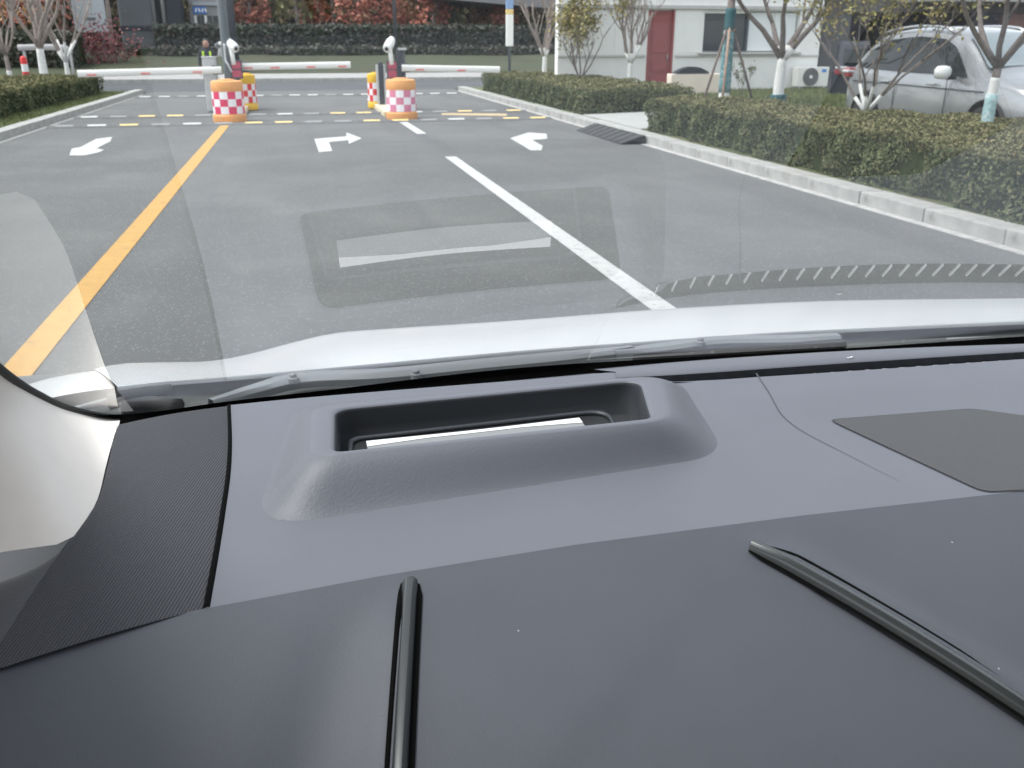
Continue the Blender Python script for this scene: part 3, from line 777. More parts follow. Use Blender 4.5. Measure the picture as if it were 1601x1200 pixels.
b = B().tube(spline([cowl_pt(170, 628), cowl_pt(215, 616), cowl_pt(268, 608)], 8), [.012, .012, .011, .01, .009, .009, .008, .008, .008], 8).tube(spline([cowl_pt(190, 640), cowl_pt(235, 632), cowl_pt(280, 636)], 8), .012, 8); b.out('cowl_hinge', M_['rubber'], car, True)

# ================================================================== HEDGES
rng = np.random.default_rng(11)
def leaf_cloud(name, P, Nrm, size, m, parent, spread=.9, aspect=.55):
    n = len(P); d = Nrm+rng.normal(0, spread, (n, 3)); d /= np.linalg.norm(d, axis=1)[:, None]
    r = rng.normal(0, 1, (n, 3)); u = np.cross(d, r); u /= np.linalg.norm(u, axis=1)[:, None]; w = np.cross(d, u)
    s = (size*rng.uniform(.6, 1.35, n))[:, None]
    off = np.array(OFF[parent.name]) if parent is not None else np.zeros(3)
    P = P-off
    V = np.empty((n, 4, 3)); V[:, 0] = P-u*s*.5; V[:, 1] = P+w*s*aspect*.5+d*s*.08; V[:, 2] = P+u*s*.5; V[:, 3] = P-w*s*aspect*.5+d*s*.08
    me = bpy.data.meshes.new(name); me.vertices.add(4*n); me.vertices.foreach_set('co', V.reshape(-1))
    me.loops.add(4*n); me.loops.foreach_set('vertex_index', np.arange(4*n, dtype=np.int32))
    me.polygons.add(n); me.polygons.foreach_set('loop_start', np.arange(0, 4*n, 4, dtype=np.int32)); me.polygons.foreach_set('loop_total', np.full(n, 4, dtype=np.int32))
    me.materials.append(m); me.update(); me.validate()
    o = bpy.data.objects.new(name, me); link(o, parent); o['kind'] = 'stuff'; return o
def hedge(name, label, outline, z0, z1, dens, leaf, mf, mt, topdens=None, top_bump=.03):
    """outline: polygon xy counter-clockwise"""
    c = np.mean(outline, axis=0); t = thing(name, label, 'hedge', (c[0], c[1], z0))
    # core
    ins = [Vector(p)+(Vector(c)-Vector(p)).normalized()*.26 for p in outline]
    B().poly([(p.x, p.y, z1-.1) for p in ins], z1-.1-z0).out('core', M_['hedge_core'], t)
    PP = []; NN = []
    for i in range(len(outline)):
        a, bq = np.array(outline[i]), np.array(outline[(i+1) % len(outline)]); L = np.linalg.norm(bq-a); n = int(L*(z1-z0)*dens)
        e = (bq-a)/L; nrm = np.array([e[1], -e[0]])
        s = rng.uniform(0, L, n); z = rng.uniform(z0, z1, n)
        k_ = rng.random(n) < .62+.38*np.sin(s*1.9+2.3*np.sin(z*5+s*.7)); s, z = s[k_], z[k_]; n = len(s)
        wob = .05*np.sin(s*3.1+z*4)+.035*np.sin(s*8.3-z*9)+.02*np.sin(s*19+z*15); dep = rng.exponential(.035, n)
        xyp = a+e*s[:, None]+nrm*(wob-dep+.01)[:, None]
        PP.append(np.column_stack([xyp, z])); NN.append(np.tile([nrm[0], nrm[1], .5], (n, 1)))
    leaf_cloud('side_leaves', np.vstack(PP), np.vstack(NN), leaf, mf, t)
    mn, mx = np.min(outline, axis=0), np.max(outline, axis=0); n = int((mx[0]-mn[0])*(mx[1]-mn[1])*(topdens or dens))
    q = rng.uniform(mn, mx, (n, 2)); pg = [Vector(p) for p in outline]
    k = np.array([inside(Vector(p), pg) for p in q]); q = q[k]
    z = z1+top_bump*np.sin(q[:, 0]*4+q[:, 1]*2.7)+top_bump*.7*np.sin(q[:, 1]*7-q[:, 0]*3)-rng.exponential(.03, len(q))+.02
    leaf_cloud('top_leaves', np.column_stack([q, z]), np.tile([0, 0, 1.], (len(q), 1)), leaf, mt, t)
    return t
hedge('clipped_hedge', 'clipped green hedge nearest the car along the right kerb', [(5.66, 2.5), (8.5, 2.5), (8.5, 9.6), (7.3, 11.4), (7.1, 14.7), (5.74, 14.85)], .08, .64, 7000, .039, M_['hedge'], M_['hedge_top'], 4200)
hedge('clipped_hedge', 'farther clipped green hedge on the right between concrete pad and sign pole', [(5.68, 18.35), (7.95, 18.2), (8.0, 29), (5.68, 29)], .12, .66, 2600, .055, M_['hedge'], M_['hedge_top'], 800)
hedge('clipped_hedge', 'clipped hedge along the left kerb under the left barrier boom', [(-8.6, 12), (-5.95, 12), (-5.7, 30.2), (-8.2, 30.2)], .12, .62, 1700, .065, M_['hedge'], M_['hedge_top'], 1100)
# grass on the lawn and on the left strip
def blades(name, n, xr, yr, zf, h, keep=lambda x, y: True):
    P = []
    x = rng.uniform(*xr, n); y = rng.uniform(*yr, n); V = []; F = []
    for i in range(n):
        if not keep(x[i], y[i]): continue
        z = zf(x[i], y[i]); a = rng.uniform(0, 6.28); hh = h*rng.uniform(.5, 1.3); w = .012
        k = len(V); V += [(x[i]-w*math.cos(a), y[i]-w*math.sin(a), z-.01), (x[i]+w*math.cos(a), y[i]+w*math.sin(a), z-.01), (x[i]+rng.uniform(-.04, .04), y[i]+rng.uniform(-.04, .04), z+hh)]; F.append((k, k+1, k+2))
    o = mesh(name, V, F, M_['grass']); o['kind'] = 'stuff'
blades('lawn_grass', 42000, (7.4, 15), (9.5, 25), berm, .08, lambda x, y: not (x > 8.95 and y < 15.6) and not (x < 8 and y > 18) and x-7.4 < (y-6)*.62)
blades('verge_grass', 7000, (-6.0, -5.12), (14, 31), lambda x, y: .11, .05)

# ================================================================== TREES
def branch_tree(rr, base, h, r0, fork, nlimb, spread, depth=3, lean=(0, 0), twig=1.0, limb_start=None):
    """returns lists of (points, radii) for limbs and twigs"""
    limbs = []; twigs = []; tips = []
    base = Vector(base)
    f = base+Vector((lean[0], lean[1], fork))
    trunk = spline([base, base.lerp(f, .5)+Vector((rr.uniform(-.02, .02), rr.uniform(-.02, .02), 0)), f], 6)
    tr = ([p for p in trunk], [r0*(1.25 if i == 0 else 1-.05*i) for i in range(7)])
    def grow(p, d, L, r, lev):
        n = 5; pts = [p]; dd = d.copy()
        for i in range(n):
            dd = (dd+Vector((rr.uniform(-.22, .22), rr.uniform(-.22, .22), rr.uniform(-.02, .2)))).normalized(); pts.append(pts[-1]+dd*L/n)
        rad = [max(.003, r*(1-.55*i/n)) for i in range(n+1)]
        (limbs if lev <= 1 else twigs).append((pts, rad))
        if lev >= 2: tips.extend(pts[2:])
        if lev < depth:
            for k in range(rr.choice([2, 3, 3]) if lev else 3):
                i = rr.choice([2, 3, 4, 5]); a = rr.uniform(0, 6.28)
                nd = (dd*1.0+Vector((math.cos(a), math.sin(a), .35))*rr.uniform(.45, .8)).normalized()
                grow(pts[i], nd, L*rr.uniform(.5, .75)*twig, rad[i]*.62, lev+1)
    a0 = rr.uniform(0, 6.28)
    for k in range(nlimb):
        a = a0+6.283*k/nlimb+rr.uniform(-.3, .3)
        d = Vector((math.cos(a)*spread, math.sin(a)*spread, 1)).normalized()
        grow(f+Vector((0, 0, -.04)), d, (h-fork)*rr.uniform(.4, .55), r0*(.62 if nlimb < 6 else .5), 0)
    return tr, limbs, twigs, tips
def tree(name, label, base, h, r0, fork, nlimb, spread, bark='bark', paint=None, wraps=(), leaf=None, nleaf=0, lsize=.06, seed=1, lean=(0, 0), depth=3, group=None, cat='tree', limb_paint=0):
    rr = random.Random(seed); t = thing(name, label, cat, base, group)
    tr, limbs, twigs, tips = branch_tree(rr, base, h, r0, fork, nlimb, spread, depth, lean)
    b = B().tube(*tr, n=9)
    for l in limbs: b.tube(l[0], l[1], n=6)
    b.out('trunk', M_[bark], t, True)
    if twigs:
        b = B()
        for l in twigs: b.tube(l[0], l[1], n=4)
        o = b.out('twigs', M_[bark], t, True); o['kind'] = 'stuff'
    if paint:   # (from, to) heights of limewash on the trunk and the lower limbs
        P, rad = tr; q = [(p, r) for p, r in zip(P, rad)]
        b = B(); n = 10; pts = []; rs = []
        for k in range(n+1):
            z = base[2]+paint[0]+(min(paint[1], fork)-paint[0])*k/n; u = (z-base[2])/fork*6; i = min(5, int(u)); pts.append(P[i].lerp(P[i+1], u-i)); rs.append(rad[i]+(rad[i+1]-rad[i])*(u-i)+.005)
        b.tube(pts, rs, n=10)
        if paint[1] > fork:
            for l in limbs[:1]+[x for x in limbs if (x[0][0]-(P[-1]+Vector((0, 0, -.04)))).length < .01][1:]:
                k = paint[1]-fork; pp = [p for p in l[0] if p.z < base[2]+fork+k]
                if len(pp) >= 2: b.tube(pp, [r+.005 for r in l[1][:len(pp)]], n=7)
        b.out('limewash', M_['lime'], t, True)
    for z0, z1, m, extra in wraps:
        P, rad = tr; pts = []; rs = []
        for k in range(9):
            z = z0+(z1-z0)*k/8; u = max(0, min(5.999, z/fork*6)); i = int(u); pts.append(P[i].lerp(P[i+1], u-i)); rs.append(rad[i]+(rad[i+1]-rad[i])*(u-i)+.009+extra+rr.uniform(-.004, .004))
        B().tube(pts, rs, n=12).out('trunk_wrap', M_[m], t, True)
    if leaf and nleaf and tips:
        T = np.array([rr.choice(tips)[:] for _ in range(nleaf)])+rng.normal(0, .1*h/3, (nleaf, 3))
        leaf_cloud('crown', T, np.tile([0, 0, .6], (nleaf, 1)), lsize, M_[leaf], t)
    return t
def stem_at(px, Y, z=.12):
    d = ray(px, 100); return (Y*d.x/d.y, Y, z)
def x_at(px, X, z):    # ground spot seen in column px at lateral distance X
    d = ray(px, 120); return (X, X*d.y/d.x, z)
p = x_at(851, 7.25, .2); tree('bare_tree', 'bare tree with white painted fork behind the far right hedge, beside the sign pole', p, 4.2, .085, .95, 8, .55, 'bark_pale', (.35, 1.2), [(.2, .5, 'teal_dark', .0)], 'leaf_olive', 160, .07, 3)
p = x_at(906, 7.25, .2); tree('leafy_shrub', 'yellow green leafy shrub growing in front of the white wall', p, 2.9, .05, .42, 6, .6, 'bark', None, (), 'leaf_yellowgreen', 3200, .085, 5, cat='shrub')
p = x_at(984, 8.4, .2); tree('bare_tree', 'bare tree with whitewashed trunk left of the red door', p, 3.9, .075, .85, 9, .6, 'bark_pale', (.1, 1.3), [(.12, .36, 'teal_dark', .05)], 'leaf_olive', 300, .05, 9, depth=4)
p = x_at(1134, 8.35, .25); tt = tree('staked_tree', 'straight young tree wrapped in teal cloth and propped by wooden stakes', p, 4.6, .105, 2.1, 5, .5, 'bark', (.0, .42), [(.34, 1.5, 'teal', .012), (1.5, 1.9, 'teal_dark', .014)], None, 0, .06, 12)
for a, m, dx, dy in ((0, 'stake_dark', -.62, -.25), (1, 'stake', -.3, -.55), (2, 'stake_dark', .28, .3), (3, 'stake_dark', .62, -.2)):
    B().tube([(p[0]+dx, p[1]+dy, p[2]-.05), (p[0]+dx*.1, p[1]+dy*.12, p[2]+1.55)], .026, 7).out('stake', M_[m], tt, True)
B().tube([(p[0]-.07, p[1]-.08, p[2]+1.46), (p[0]+.09, p[1]-.07, p[2]+1.5), (p[0]+.07, p[1]+.09, p[2]+1.48), (p[0]-.08, p[1]+.07, p[2]+1.45)], .03, 6).out('tie', M_['stake'], tt, True)
p = x_at(1220, 8.9, .3); tree('forked_tree', 'whitewashed tree with a dark bag at its base in front of the air conditioner', p, 4.2, .11, .95, 5, .75, 'bark', (.0, 1.15), [(.02, .3, 'teal_dark', .04)], 'leaf_yellowgreen', 2200, .075, 21, depth=4)
p = x_at(1360, 8.0, .39)
t6 = tree('multi_stem_tree', 'many stemmed tree with white painted feet in front of the silver car', p, 3.4, .045, .2, 7, .85, 'bark', (0, .56), (), 'leaf_yellowgreen', 4200, .07, 33, depth=4)
p = x_at(1557, 7.75, .3); tree('wrapped_tree', 'dark forked tree with pale teal wrapped trunk rising out of the near hedge', p, 3.6, .062, .98, 5, .7, 'bark', (.55, .84), [(.1, .66, 'teal_pale', .004)], 'leaf_orange', 1500, .06, 40, depth=4)
p = x_at(1160, 8.9, .3); tree('sapling', 'small leafy sapling against the white wall right of the stakes', p, .95, .012, .25, 3, .5, 'bark', None, (), 'leaf_green', 160, .06, 50, depth=2, cat='plant')
# left side
for px, Y, r, fk, sd, lb, pt in ((66, 34, .15, 1.25, 60, 'bare tree with stout white painted trunk beside the red and white bollard', (0, 1.2)), (103, 39, .1, .7, 61, 'bare tree with v shaped white stems right of the stout white trunk', (0, 1.5)), (11, 35.5, .09, 1.0, 62, 'bare grey tree at the left edge of the view', (0, .5))):
    tree('bare_tree', lb, stem_at(px, Y, .14), 5.6, r, fk, 6, .55, 'bark_pale', pt, (), 'leaf_orange', 150, .1, sd)

# ================================================================== GATE
def barrel(base, rad, h, body, red, label, seed):
    t = thing('crash_barrel', label, 'barrel', base, 'checked crash barrels on the gate islands')
    prof = [(rad*1.04, 0), (rad*1.06, .02), (rad*1.05, h*.16), (rad*.985, h*.18), (rad*.97, h*.75), (rad*.99, h*.77), (rad*1.0, h*.93), (rad*.96, h*.985), (rad*.85, h), (rad*.5, h+.005)]
    B().lathe(base, prof, 36).out('drum', M_[body], t, 'auto')
    B().lathe((base[0], base[1], base[2]+h+.002), [(rad*.52, 0), (rad*.52, .02), (rad*.3, .03)], 20).out('filler_cap', M_[body], t, 'auto')
    n = 12; zz = np.linspace(h*.2, h*.74, 4); b = B(); rr_ = rad*.995
    for k in range(n):
        for j in range(3):
            a0, a1 = 2*math.pi*k/n+.05, 2*math.pi*(k+1)/n+.05
            V = [(base[0]+rr_*math.cos(a), base[1]+rr_*math.sin(a), base[2]+z) for a, z in ((a0, zz[j]), ((a0+a1)/2, zz[j]), (a1, zz[j]), (a1, zz[j+1]), ((a0+a1)/2, zz[j+1]), (a0, zz[j+1]))]
            b.add(V, [(0, 1, 4, 5), (1, 2, 3, 4)], (k+j) % 2)
    mesh('reflective_band', b.V, b.F, [M_['tape_white'], M_[red]], t, False, b.M)
    return t
barrel((-1.42, 20.05, .0), .315, .8, 'orange', 'tape_red', 'orange crash barrel with crimson checks at the end of the yellow line', 1)
barrel((2.12, 19.95, .0), .315, .8, 'orange', 'tape_pink', 'orange crash barrel with faded pink checks at the head of the short white dash', 2)
barrel((-1.18, 23.3, .02), .2, .8, 'yellow', 'tape_scarlet', 'yellow crash barrel half hidden behind the left orange one', 3)
barrel((1.86, 23.3, .02), .2, .8, 'yellow', 'tape_scarlet', 'yellow crash barrel left of the dark kiosk post on the right island', 4)
for nm, cx, y0, y1 in (('left_island', -1.5, 20.6, 25.0), ('right_island', 2.1, 20.5, 25.2)):
    o = B().box((cx, (y0+y1)/2, .055), (.62, y1-y0, .13), bev=.03).out(nm, M_['island']); o['kind'] = 'structure'
def boom_gate(label, base, cabm, h, bx0, bx1, y, z0, z1, stripes):
    t = thing('barrier_gate', label, 'barrier gate', base, 'barrier gates across the lanes')
    cab = B().box((base[0], base[1], base[2]+h/2), (.3, .34, h), bev=.02).out('cabinet', M_[cabm], t)
    B().box((base[0], base[1], base[2]+h+.012), (.33, .37, .03), bev=.01).out('cabinet_lid', M_[cabm], cab)
    B().lathe((0, 0, 0), [(.06, -.03), (.06, .03)], 14).out('dummy', M_[cabm], None) if False else None
    zz = lambda x: z0+(z1-z0)*(x-bx0)/(bx1-bx0)
    n = 6; b = B(); rows = []
    for x in np.linspace(bx0, bx1, 8):
        z = zz(x); rows.append([(x, y+.028*math.cos(a), z+.075*math.sin(a)) for a in np.linspace(0, 2*math.pi, 13)[:-1]])
    b.grid(rows, closed=True); m = 12; b.F.append(tuple(range(m))); b.F.append(tuple(range(7*m, 8*m))); b.M += [0, 0]
    bo = b.out('boom', M_['boom'], t, 'auto')
    for x in stripes: B().box((x, y-.031, zz(x)-.03), (.2, .008, .035)).out('red_stripe', M_['boom_red'], bo)
    B().box(((bx0+(.1 if bx1 > bx0 else -.1)), y+.04, zz(bx0)), (.22, .06, .2), bev=.015).out('boom_clamp', M_['post_grey'], t)
    return t
yb = 22.6
zb = lambda px, py, Y: at_y(px, py, Y).z
XL = lambda px: at_y(px, 110, yb).x
boom_gate('barrier gate with pale cabinet whose boom closes the left lane', (-1.95, 23.0, .02), 'cab', 1.18, XL(346), XL(120), yb, zb(346, 109, yb), zb(120, 115, yb), [XL(142), XL(227), XL(308)])
boom_gate('barrier gate on the left island whose boom closes the middle lane', (-1.28, 23.0+.9, .12), 'post_dark', .85, XL(377), XL(548), yb, zb(377, 104, yb), zb(548, 101, yb), [XL(388), XL(430), XL(486), XL(535)])
boom_gate('barrier gate on the right island whose boom closes the right lane', (2.36, 23.0, .12), 'post_dark', .9, XL(628), XL(781), yb, zb(628, 106, yb), zb(781, 108.5, yb), [XL(656), XL(721)])
# led displays and plate cameras
def led(label, c):
    t = thing('led_display', label, 'led display', c, 'led displays on the gate islands')
    B().box((c[0], c[1], c[2]+.19), (.25, .1, .4), bev=.012).out('casing', M_['post_dark'], t)
    for k in (0, 1): B().box((c[0], c[1]-.052, c[2]+.1+.18*k), (.2, .006, .15)).out('led_panel', M_['led'], t)
    B().box((c[0], c[1]+.02, (c[2]+.12)/2), (.1, .1, c[2]-.1)).out('stand', M_['post_dark'], t)
pa = at_y(371, 122, 22.4); led('dark red led display behind the left orange barrel', (pa.x, 22.4, pa.z))
pb = at_y(613, 122, 22.2); led('dark red led display behind the right orange barrel', (pb.x, 22.2, pb.z))
def plate_cam(label, px, pyt, pyb, Y, tilt):
    p0 = at_y(px, pyb, Y); p1 = at_y(px, pyt, Y)
    t = thing('plate_camera', label, 'camera', (p0.x, Y, p0.z), 'white plate cameras on the gate islands')
    B().tube([(p0.x+.03, Y, p0.z-.0), (p0.x, Y, p1.z-.05)], .05, 12).out('post', M_['white_plastic'], t, True)
    hd = thing('x', None, None)
    bpy.data.objects.remove(hd)
    b = B(); rows = []
    ax = Vector((tilt, -.75, -.42)).normalized(); u = ax.cross(Vector((0, 0, 1))).normalized(); w = u.cross(ax)
    c = Vector((p0.x, Y+.06, p1.z))
    for s, r in ((-.24, .03), (-.22, .085), (-.1, .11), (.1, .11), (.2, .1), (.22, .085)): rows.append([c+ax*s+(u*math.cos(a)*.9+w*math.sin(a))*r for a in np.linspace(0, 2*math.pi, 17)[:-1]])
    b.grid(rows, closed=True, flip=True); b.F.append(tuple(range(16))); b.F.append(tuple(range(5*16, 6*16))); b.M += [0, 0]
    h = b.out('housing', M_['white_plastic'], t, 'auto')
    B().tube([c+ax*.215, c+ax*.235], .045, 14).out('lens', M_['lens'], h, True)
plate_cam('white plate camera right of the grey lamp post', 363, 69, 101, 22.35, .55)
plate_cam('white plate camera above the right led display', 610, 69, 101, 22.15, -.35)
pz_ = at_y(343, 68, 23.0)
t = thing('lane_camera', 'small grey camera on top of the left lane cabinet', 'camera', (pz_.x, 23.0, 1.22))
B().tube([(pz_.x+.02, 23, 1.22), (pz_.x+.03, 23, 1.44), (pz_.x, 23, pz_.z-.04)], [.1, .06, .05], 10).out('bracket', M_['cab'], t, True)
B().tube([(pz_.x-.08, 23.12, pz_.z-.05), (pz_.x+.02, 22.88, pz_.z)], .06, 12).out('housing', M_['post_grey'], t, True)
B().tube([(pz_.x+.02, 22.88, pz_.z), (pz_.x+.024, 22.87, pz_.z+.002)], .045, 12).out('lens', M_['white_plastic'], t, True)
# posts
pc = at_y(355, 100, 22.3)
t = thing('lamp_post', 'thick grey lamp post rising behind the left orange barrel', 'lamp post', (pc.x, 22.45, 0))
B().tube([(pc.x, 22.45, 0), (pc.x, 22.45, 1.2), (pc.x-.0, 22.45, 6.5)], [.105, .1, .085], 16).out('pole', M_['post_grey'], t, True)
B().tube(spline([(pc.x+.08, 22.28, .9), (pc.x+.0, 22.26, 1.1), (pc.x-.03, 22.31, 1.15), (pc.x-.02, 22.3, 1.5)], 10), .022, 8).out('conduit', M_['cab'], t, True)
B().box((pc.x, 22.45, .03), (.4, .4, .06), bev=.01).out('base_plate', M_['post_grey'], t)
pd = at_y(597, 158, 22.9)
t = thing('kiosk_post', 'dark slate intercom post between the yellow barrel and the led display', 'post', (pd.x, 22.9, .1))
hz_ = at_y(597, 97, 22.9).z
B().box((pd.x, 22.9, .1+(hz_-.1)/2), (.1, .14, hz_-.1), bev=.012).out('body', M_['post_dark'], t)
for s in (-1, 1): B().box((pd.x+s*.085, 22.9, .1+(hz_-.15)/2), (.05, .12, hz_-.16), bev=.01).out('side_rail', M_['cab'], t)
pe = at_y(628, 120, 22.8)
t = thing('gate_post', 'tall dark post at the pivot of the right boom', 'post', (pe.x-.05, 22.75, .1))
B().box((pe.x-.06, 22.72, .75), (.12, .12, 1.28), bev=.01).out('column', M_['post_dark'], t)
B().box((pe.x+.05, 22.74, 1.02), (.07, .07, .8), bev=.01).out('bracket', M_['post_grey'], t)
B().box((pe.x+.02, 22.7, 1.38), (.2, .1, .05), bev=.01).out('cap', M_['cab'], t)
# bollard
pf = at_z(43, 131, .14)
t = thing('bollard', 'red and white banded bollard on the left pavement', 'bollard', (pf.x, pf.y, .14))
for k, (m, a, c) in enumerate((('white_plastic', 0, .28), ('tape_scarlet', .28, .42), ('white_plastic', .42, .68), ('tape_scarlet', .68, .95))):
    B().lathe((pf.x, pf.y, .14), [(.11, a), (.11, c)] if k < 3 else [(.11, a), (.11, .86), (.085, .92), (.04, .95)], 16).out('band', M_[m], t, 'auto')
# sign pole on the right
pg_ = at_z(797, 112, .2); Ys = 33.5
ps = at_y(796, 100, Ys)
t = thing('sign_pole', 'slim pole with white and blue banner sleeve beyond the far right hedge', 'sign', (ps.x, Ys, .1))
B().tube([(ps.x, Ys, .1), (ps.x, Ys, 4.5)], .05, 10).out('pole', M_['post_grey'], t, True)
z1, z2, z3 = at_y(796, 72, Ys).z, at_y(796, 22, Ys).z, at_y(796, 14, Ys).z
for nm, m, a, c in (('white_sleeve', 'white_plastic', z1, z2), ('yellow_band', 'pad_yellow', z2+.002, z3), ('blue_sleeve', 'pale_blue', z3+.002, z3+1.4)): B().box((ps.x, Ys-.02, (a+c)/2), (.25, .16, c-a), bev=.02).out(nm, M_[m], t)

# ================================================================== PERSON (behind the left cabinet)
def person(label, base, h, face):
    t = thing('person', label, 'person', base); bx_, by_, bz_ = base; k = h/1.7
    J = {'pelvis': (0, 0, .92), 'waist': (0, 0, 1.05), 'chest': (0, 0, 1.28), 'neck0': (0, 0, 1.42), 'neck': (0, .0, 1.5), 'head': (0, -.01, 1.6), 'crown': (0, 0, 1.68)}
    E = [('pelvis', 'waist'), ('waist', 'chest'), ('chest', 'neck0'), ('neck0', 'neck'), ('neck', 'head'), ('head', 'crown')]
    Rd = {'pelvis': .15, 'waist': .13, 'chest': .155, 'neck0': .1, 'neck': .055, 'head': .1, 'crown': .07}
    for s, n in ((-1, 'l'), (1, 'r')):
        for nm, p, r in (('sh', (.17, 0, 1.39), .075), ('el', (.24, .03, 1.12), .05), ('wr', (.25, -.06, .88), .036), ('ha', (.25, -.09, .78), .035), ('hip', (.1, 0, .86), .11), ('kn', (.11, -.02, .5), .075), ('an', (.12, .02, .1), .05), ('to', (.13, -.14, .04), .04)):
            J[nm+n] = (s*p[0], p[1], p[2]); Rd[nm+n] = r
        E += [('neck0', 'sh'+n), ('sh'+n, 'el'+n), ('el'+n, 'wr'+n), ('wr'+n, 'ha'+n), ('pelvis', 'hip'+n), ('hip'+n, 'kn'+n), ('kn'+n, 'an'+n), ('an'+n, 'to'+n)]
    keys = list(J); me = bpy.data.meshes.new('body'); me.from_pydata([tuple(c*k for c in J[q]) for q in keys], [(keys.index(a), keys.index(c)) for a, c in E], [])
    me.materials.append(M_['dark_cloth']); o = bpy.data.objects.new('body', me); link(o, t)
    o.modifiers.new('s', 'SKIN'); o.modifiers.new('u', 'SUBSURF').levels = 1; o.modifiers['u'].render_levels = 2
    for i, q in enumerate(keys):
        v = me.skin_vertices[0].data[i]; v.radius = (Rd[q]*k, Rd[q]*k*(.72 if q in ('pelvis', 'waist', 'chest') else 1)); v.use_root = q == 'pelvis'
    me.polygons.foreach_set('use_smooth', [True]*len(me.polygons))
    # face shell, hair, vest
    c = Vector((bx_, by_-.012, bz_+1.6*k)); b = B(); b.lathe(c, [(.02, -.125), (.055, -.11), (.088, -.05), (.098, .01), (.09, .06), (.06, .1), (.01, .115)], 18, sx=.86, sy=1.05)
    hd = b.out('head', M_['skin'], t, True)
    B().lathe(c+Vector((0, .02, .012)), [(.1, -.04), (.108, .02), (.1, .07), (.068, .11), (.01, .128)], 18, sx=.88, sy=.98).out('hair', M_['hair'], hd, True)
    B().box(c+Vector((0, -.108, -.02)), (.024, .03, .045), bev=.008).out('nose', M_['skin'], hd)
    for s in (-1, 1):
        B().box(c+Vector((s*.032, -.096, .005)), (.022, .01, .01), bev=.003).out('eye', M_['hair'], hd)
        B().box(c+Vector((s*.088, .0, -.015)), (.015, .035, .055), bev=.006).out('ear', M_['skin'], hd)
    B().box(c+Vector((0, -.09, -.062)), (.04, .01, .008), bev=.002).out('mouth', M_['tape_red'], hd)
    vs = []
    for z, rx, ry in ((.98, .19, .15), (1.1, .17, .14), (1.28, .2, .15), (1.38, .18, .12), (1.44, .1, .09)): vs.append([(bx_+rx*k*math.cos(a), by_+ry*k*math.sin(a), bz_+z*k) for a in np.linspace(0, 2*math.pi, 21)[:-1]])
    B().grid(vs, closed=True).out('jacket', M_['dark_cloth'], t, True)
    for dx in (-.105, .105):
        B().grid([[(bx_+(dx+q)*k, by_-(yy+.004)*k, bz_+z*k) for q in (-.028, .028)] for z, yy in ((1.0, .135), (1.1, .125), (1.2, .132), (1.3, .135), (1.38, .112))], flip=True).out('reflective_strip', M_['hivis'], t, True)
    for s in (-1, 1):      # hands
        w = Vector((bx_+s*.25*k, by_-.09*k, bz_+.8*k)); b = B(); b.box(w+Vector((0, 0, -.03)), (.03, .07, .09), bev=.012)
        for f in range(4): b.tube([w+Vector((0, -.026+.017*f, -.07)), w+Vector((s*-.006, -.028+.018*f, -.11)), w+Vector((s*-.02, -.028+.018*f, -.14+.006*abs(f-1.5)))], [.008, .0075, .006], 6)
        b.tube([w+Vector((0, -.035, -.01)), w+Vector((s*-.012, -.055, -.05)), w+Vector((s*-.02, -.05, -.08))], [.01, .009, .007], 6)
        b.out('hand', M_['skin'], t, True)
    return t
pp = at_z(324, 149, 0)
person('person in dark uniform with yellow green strips standing behind the left lane cabinet', (at_y(325, 100, 29.0).x, 29.0, 0), 1.6, 0)

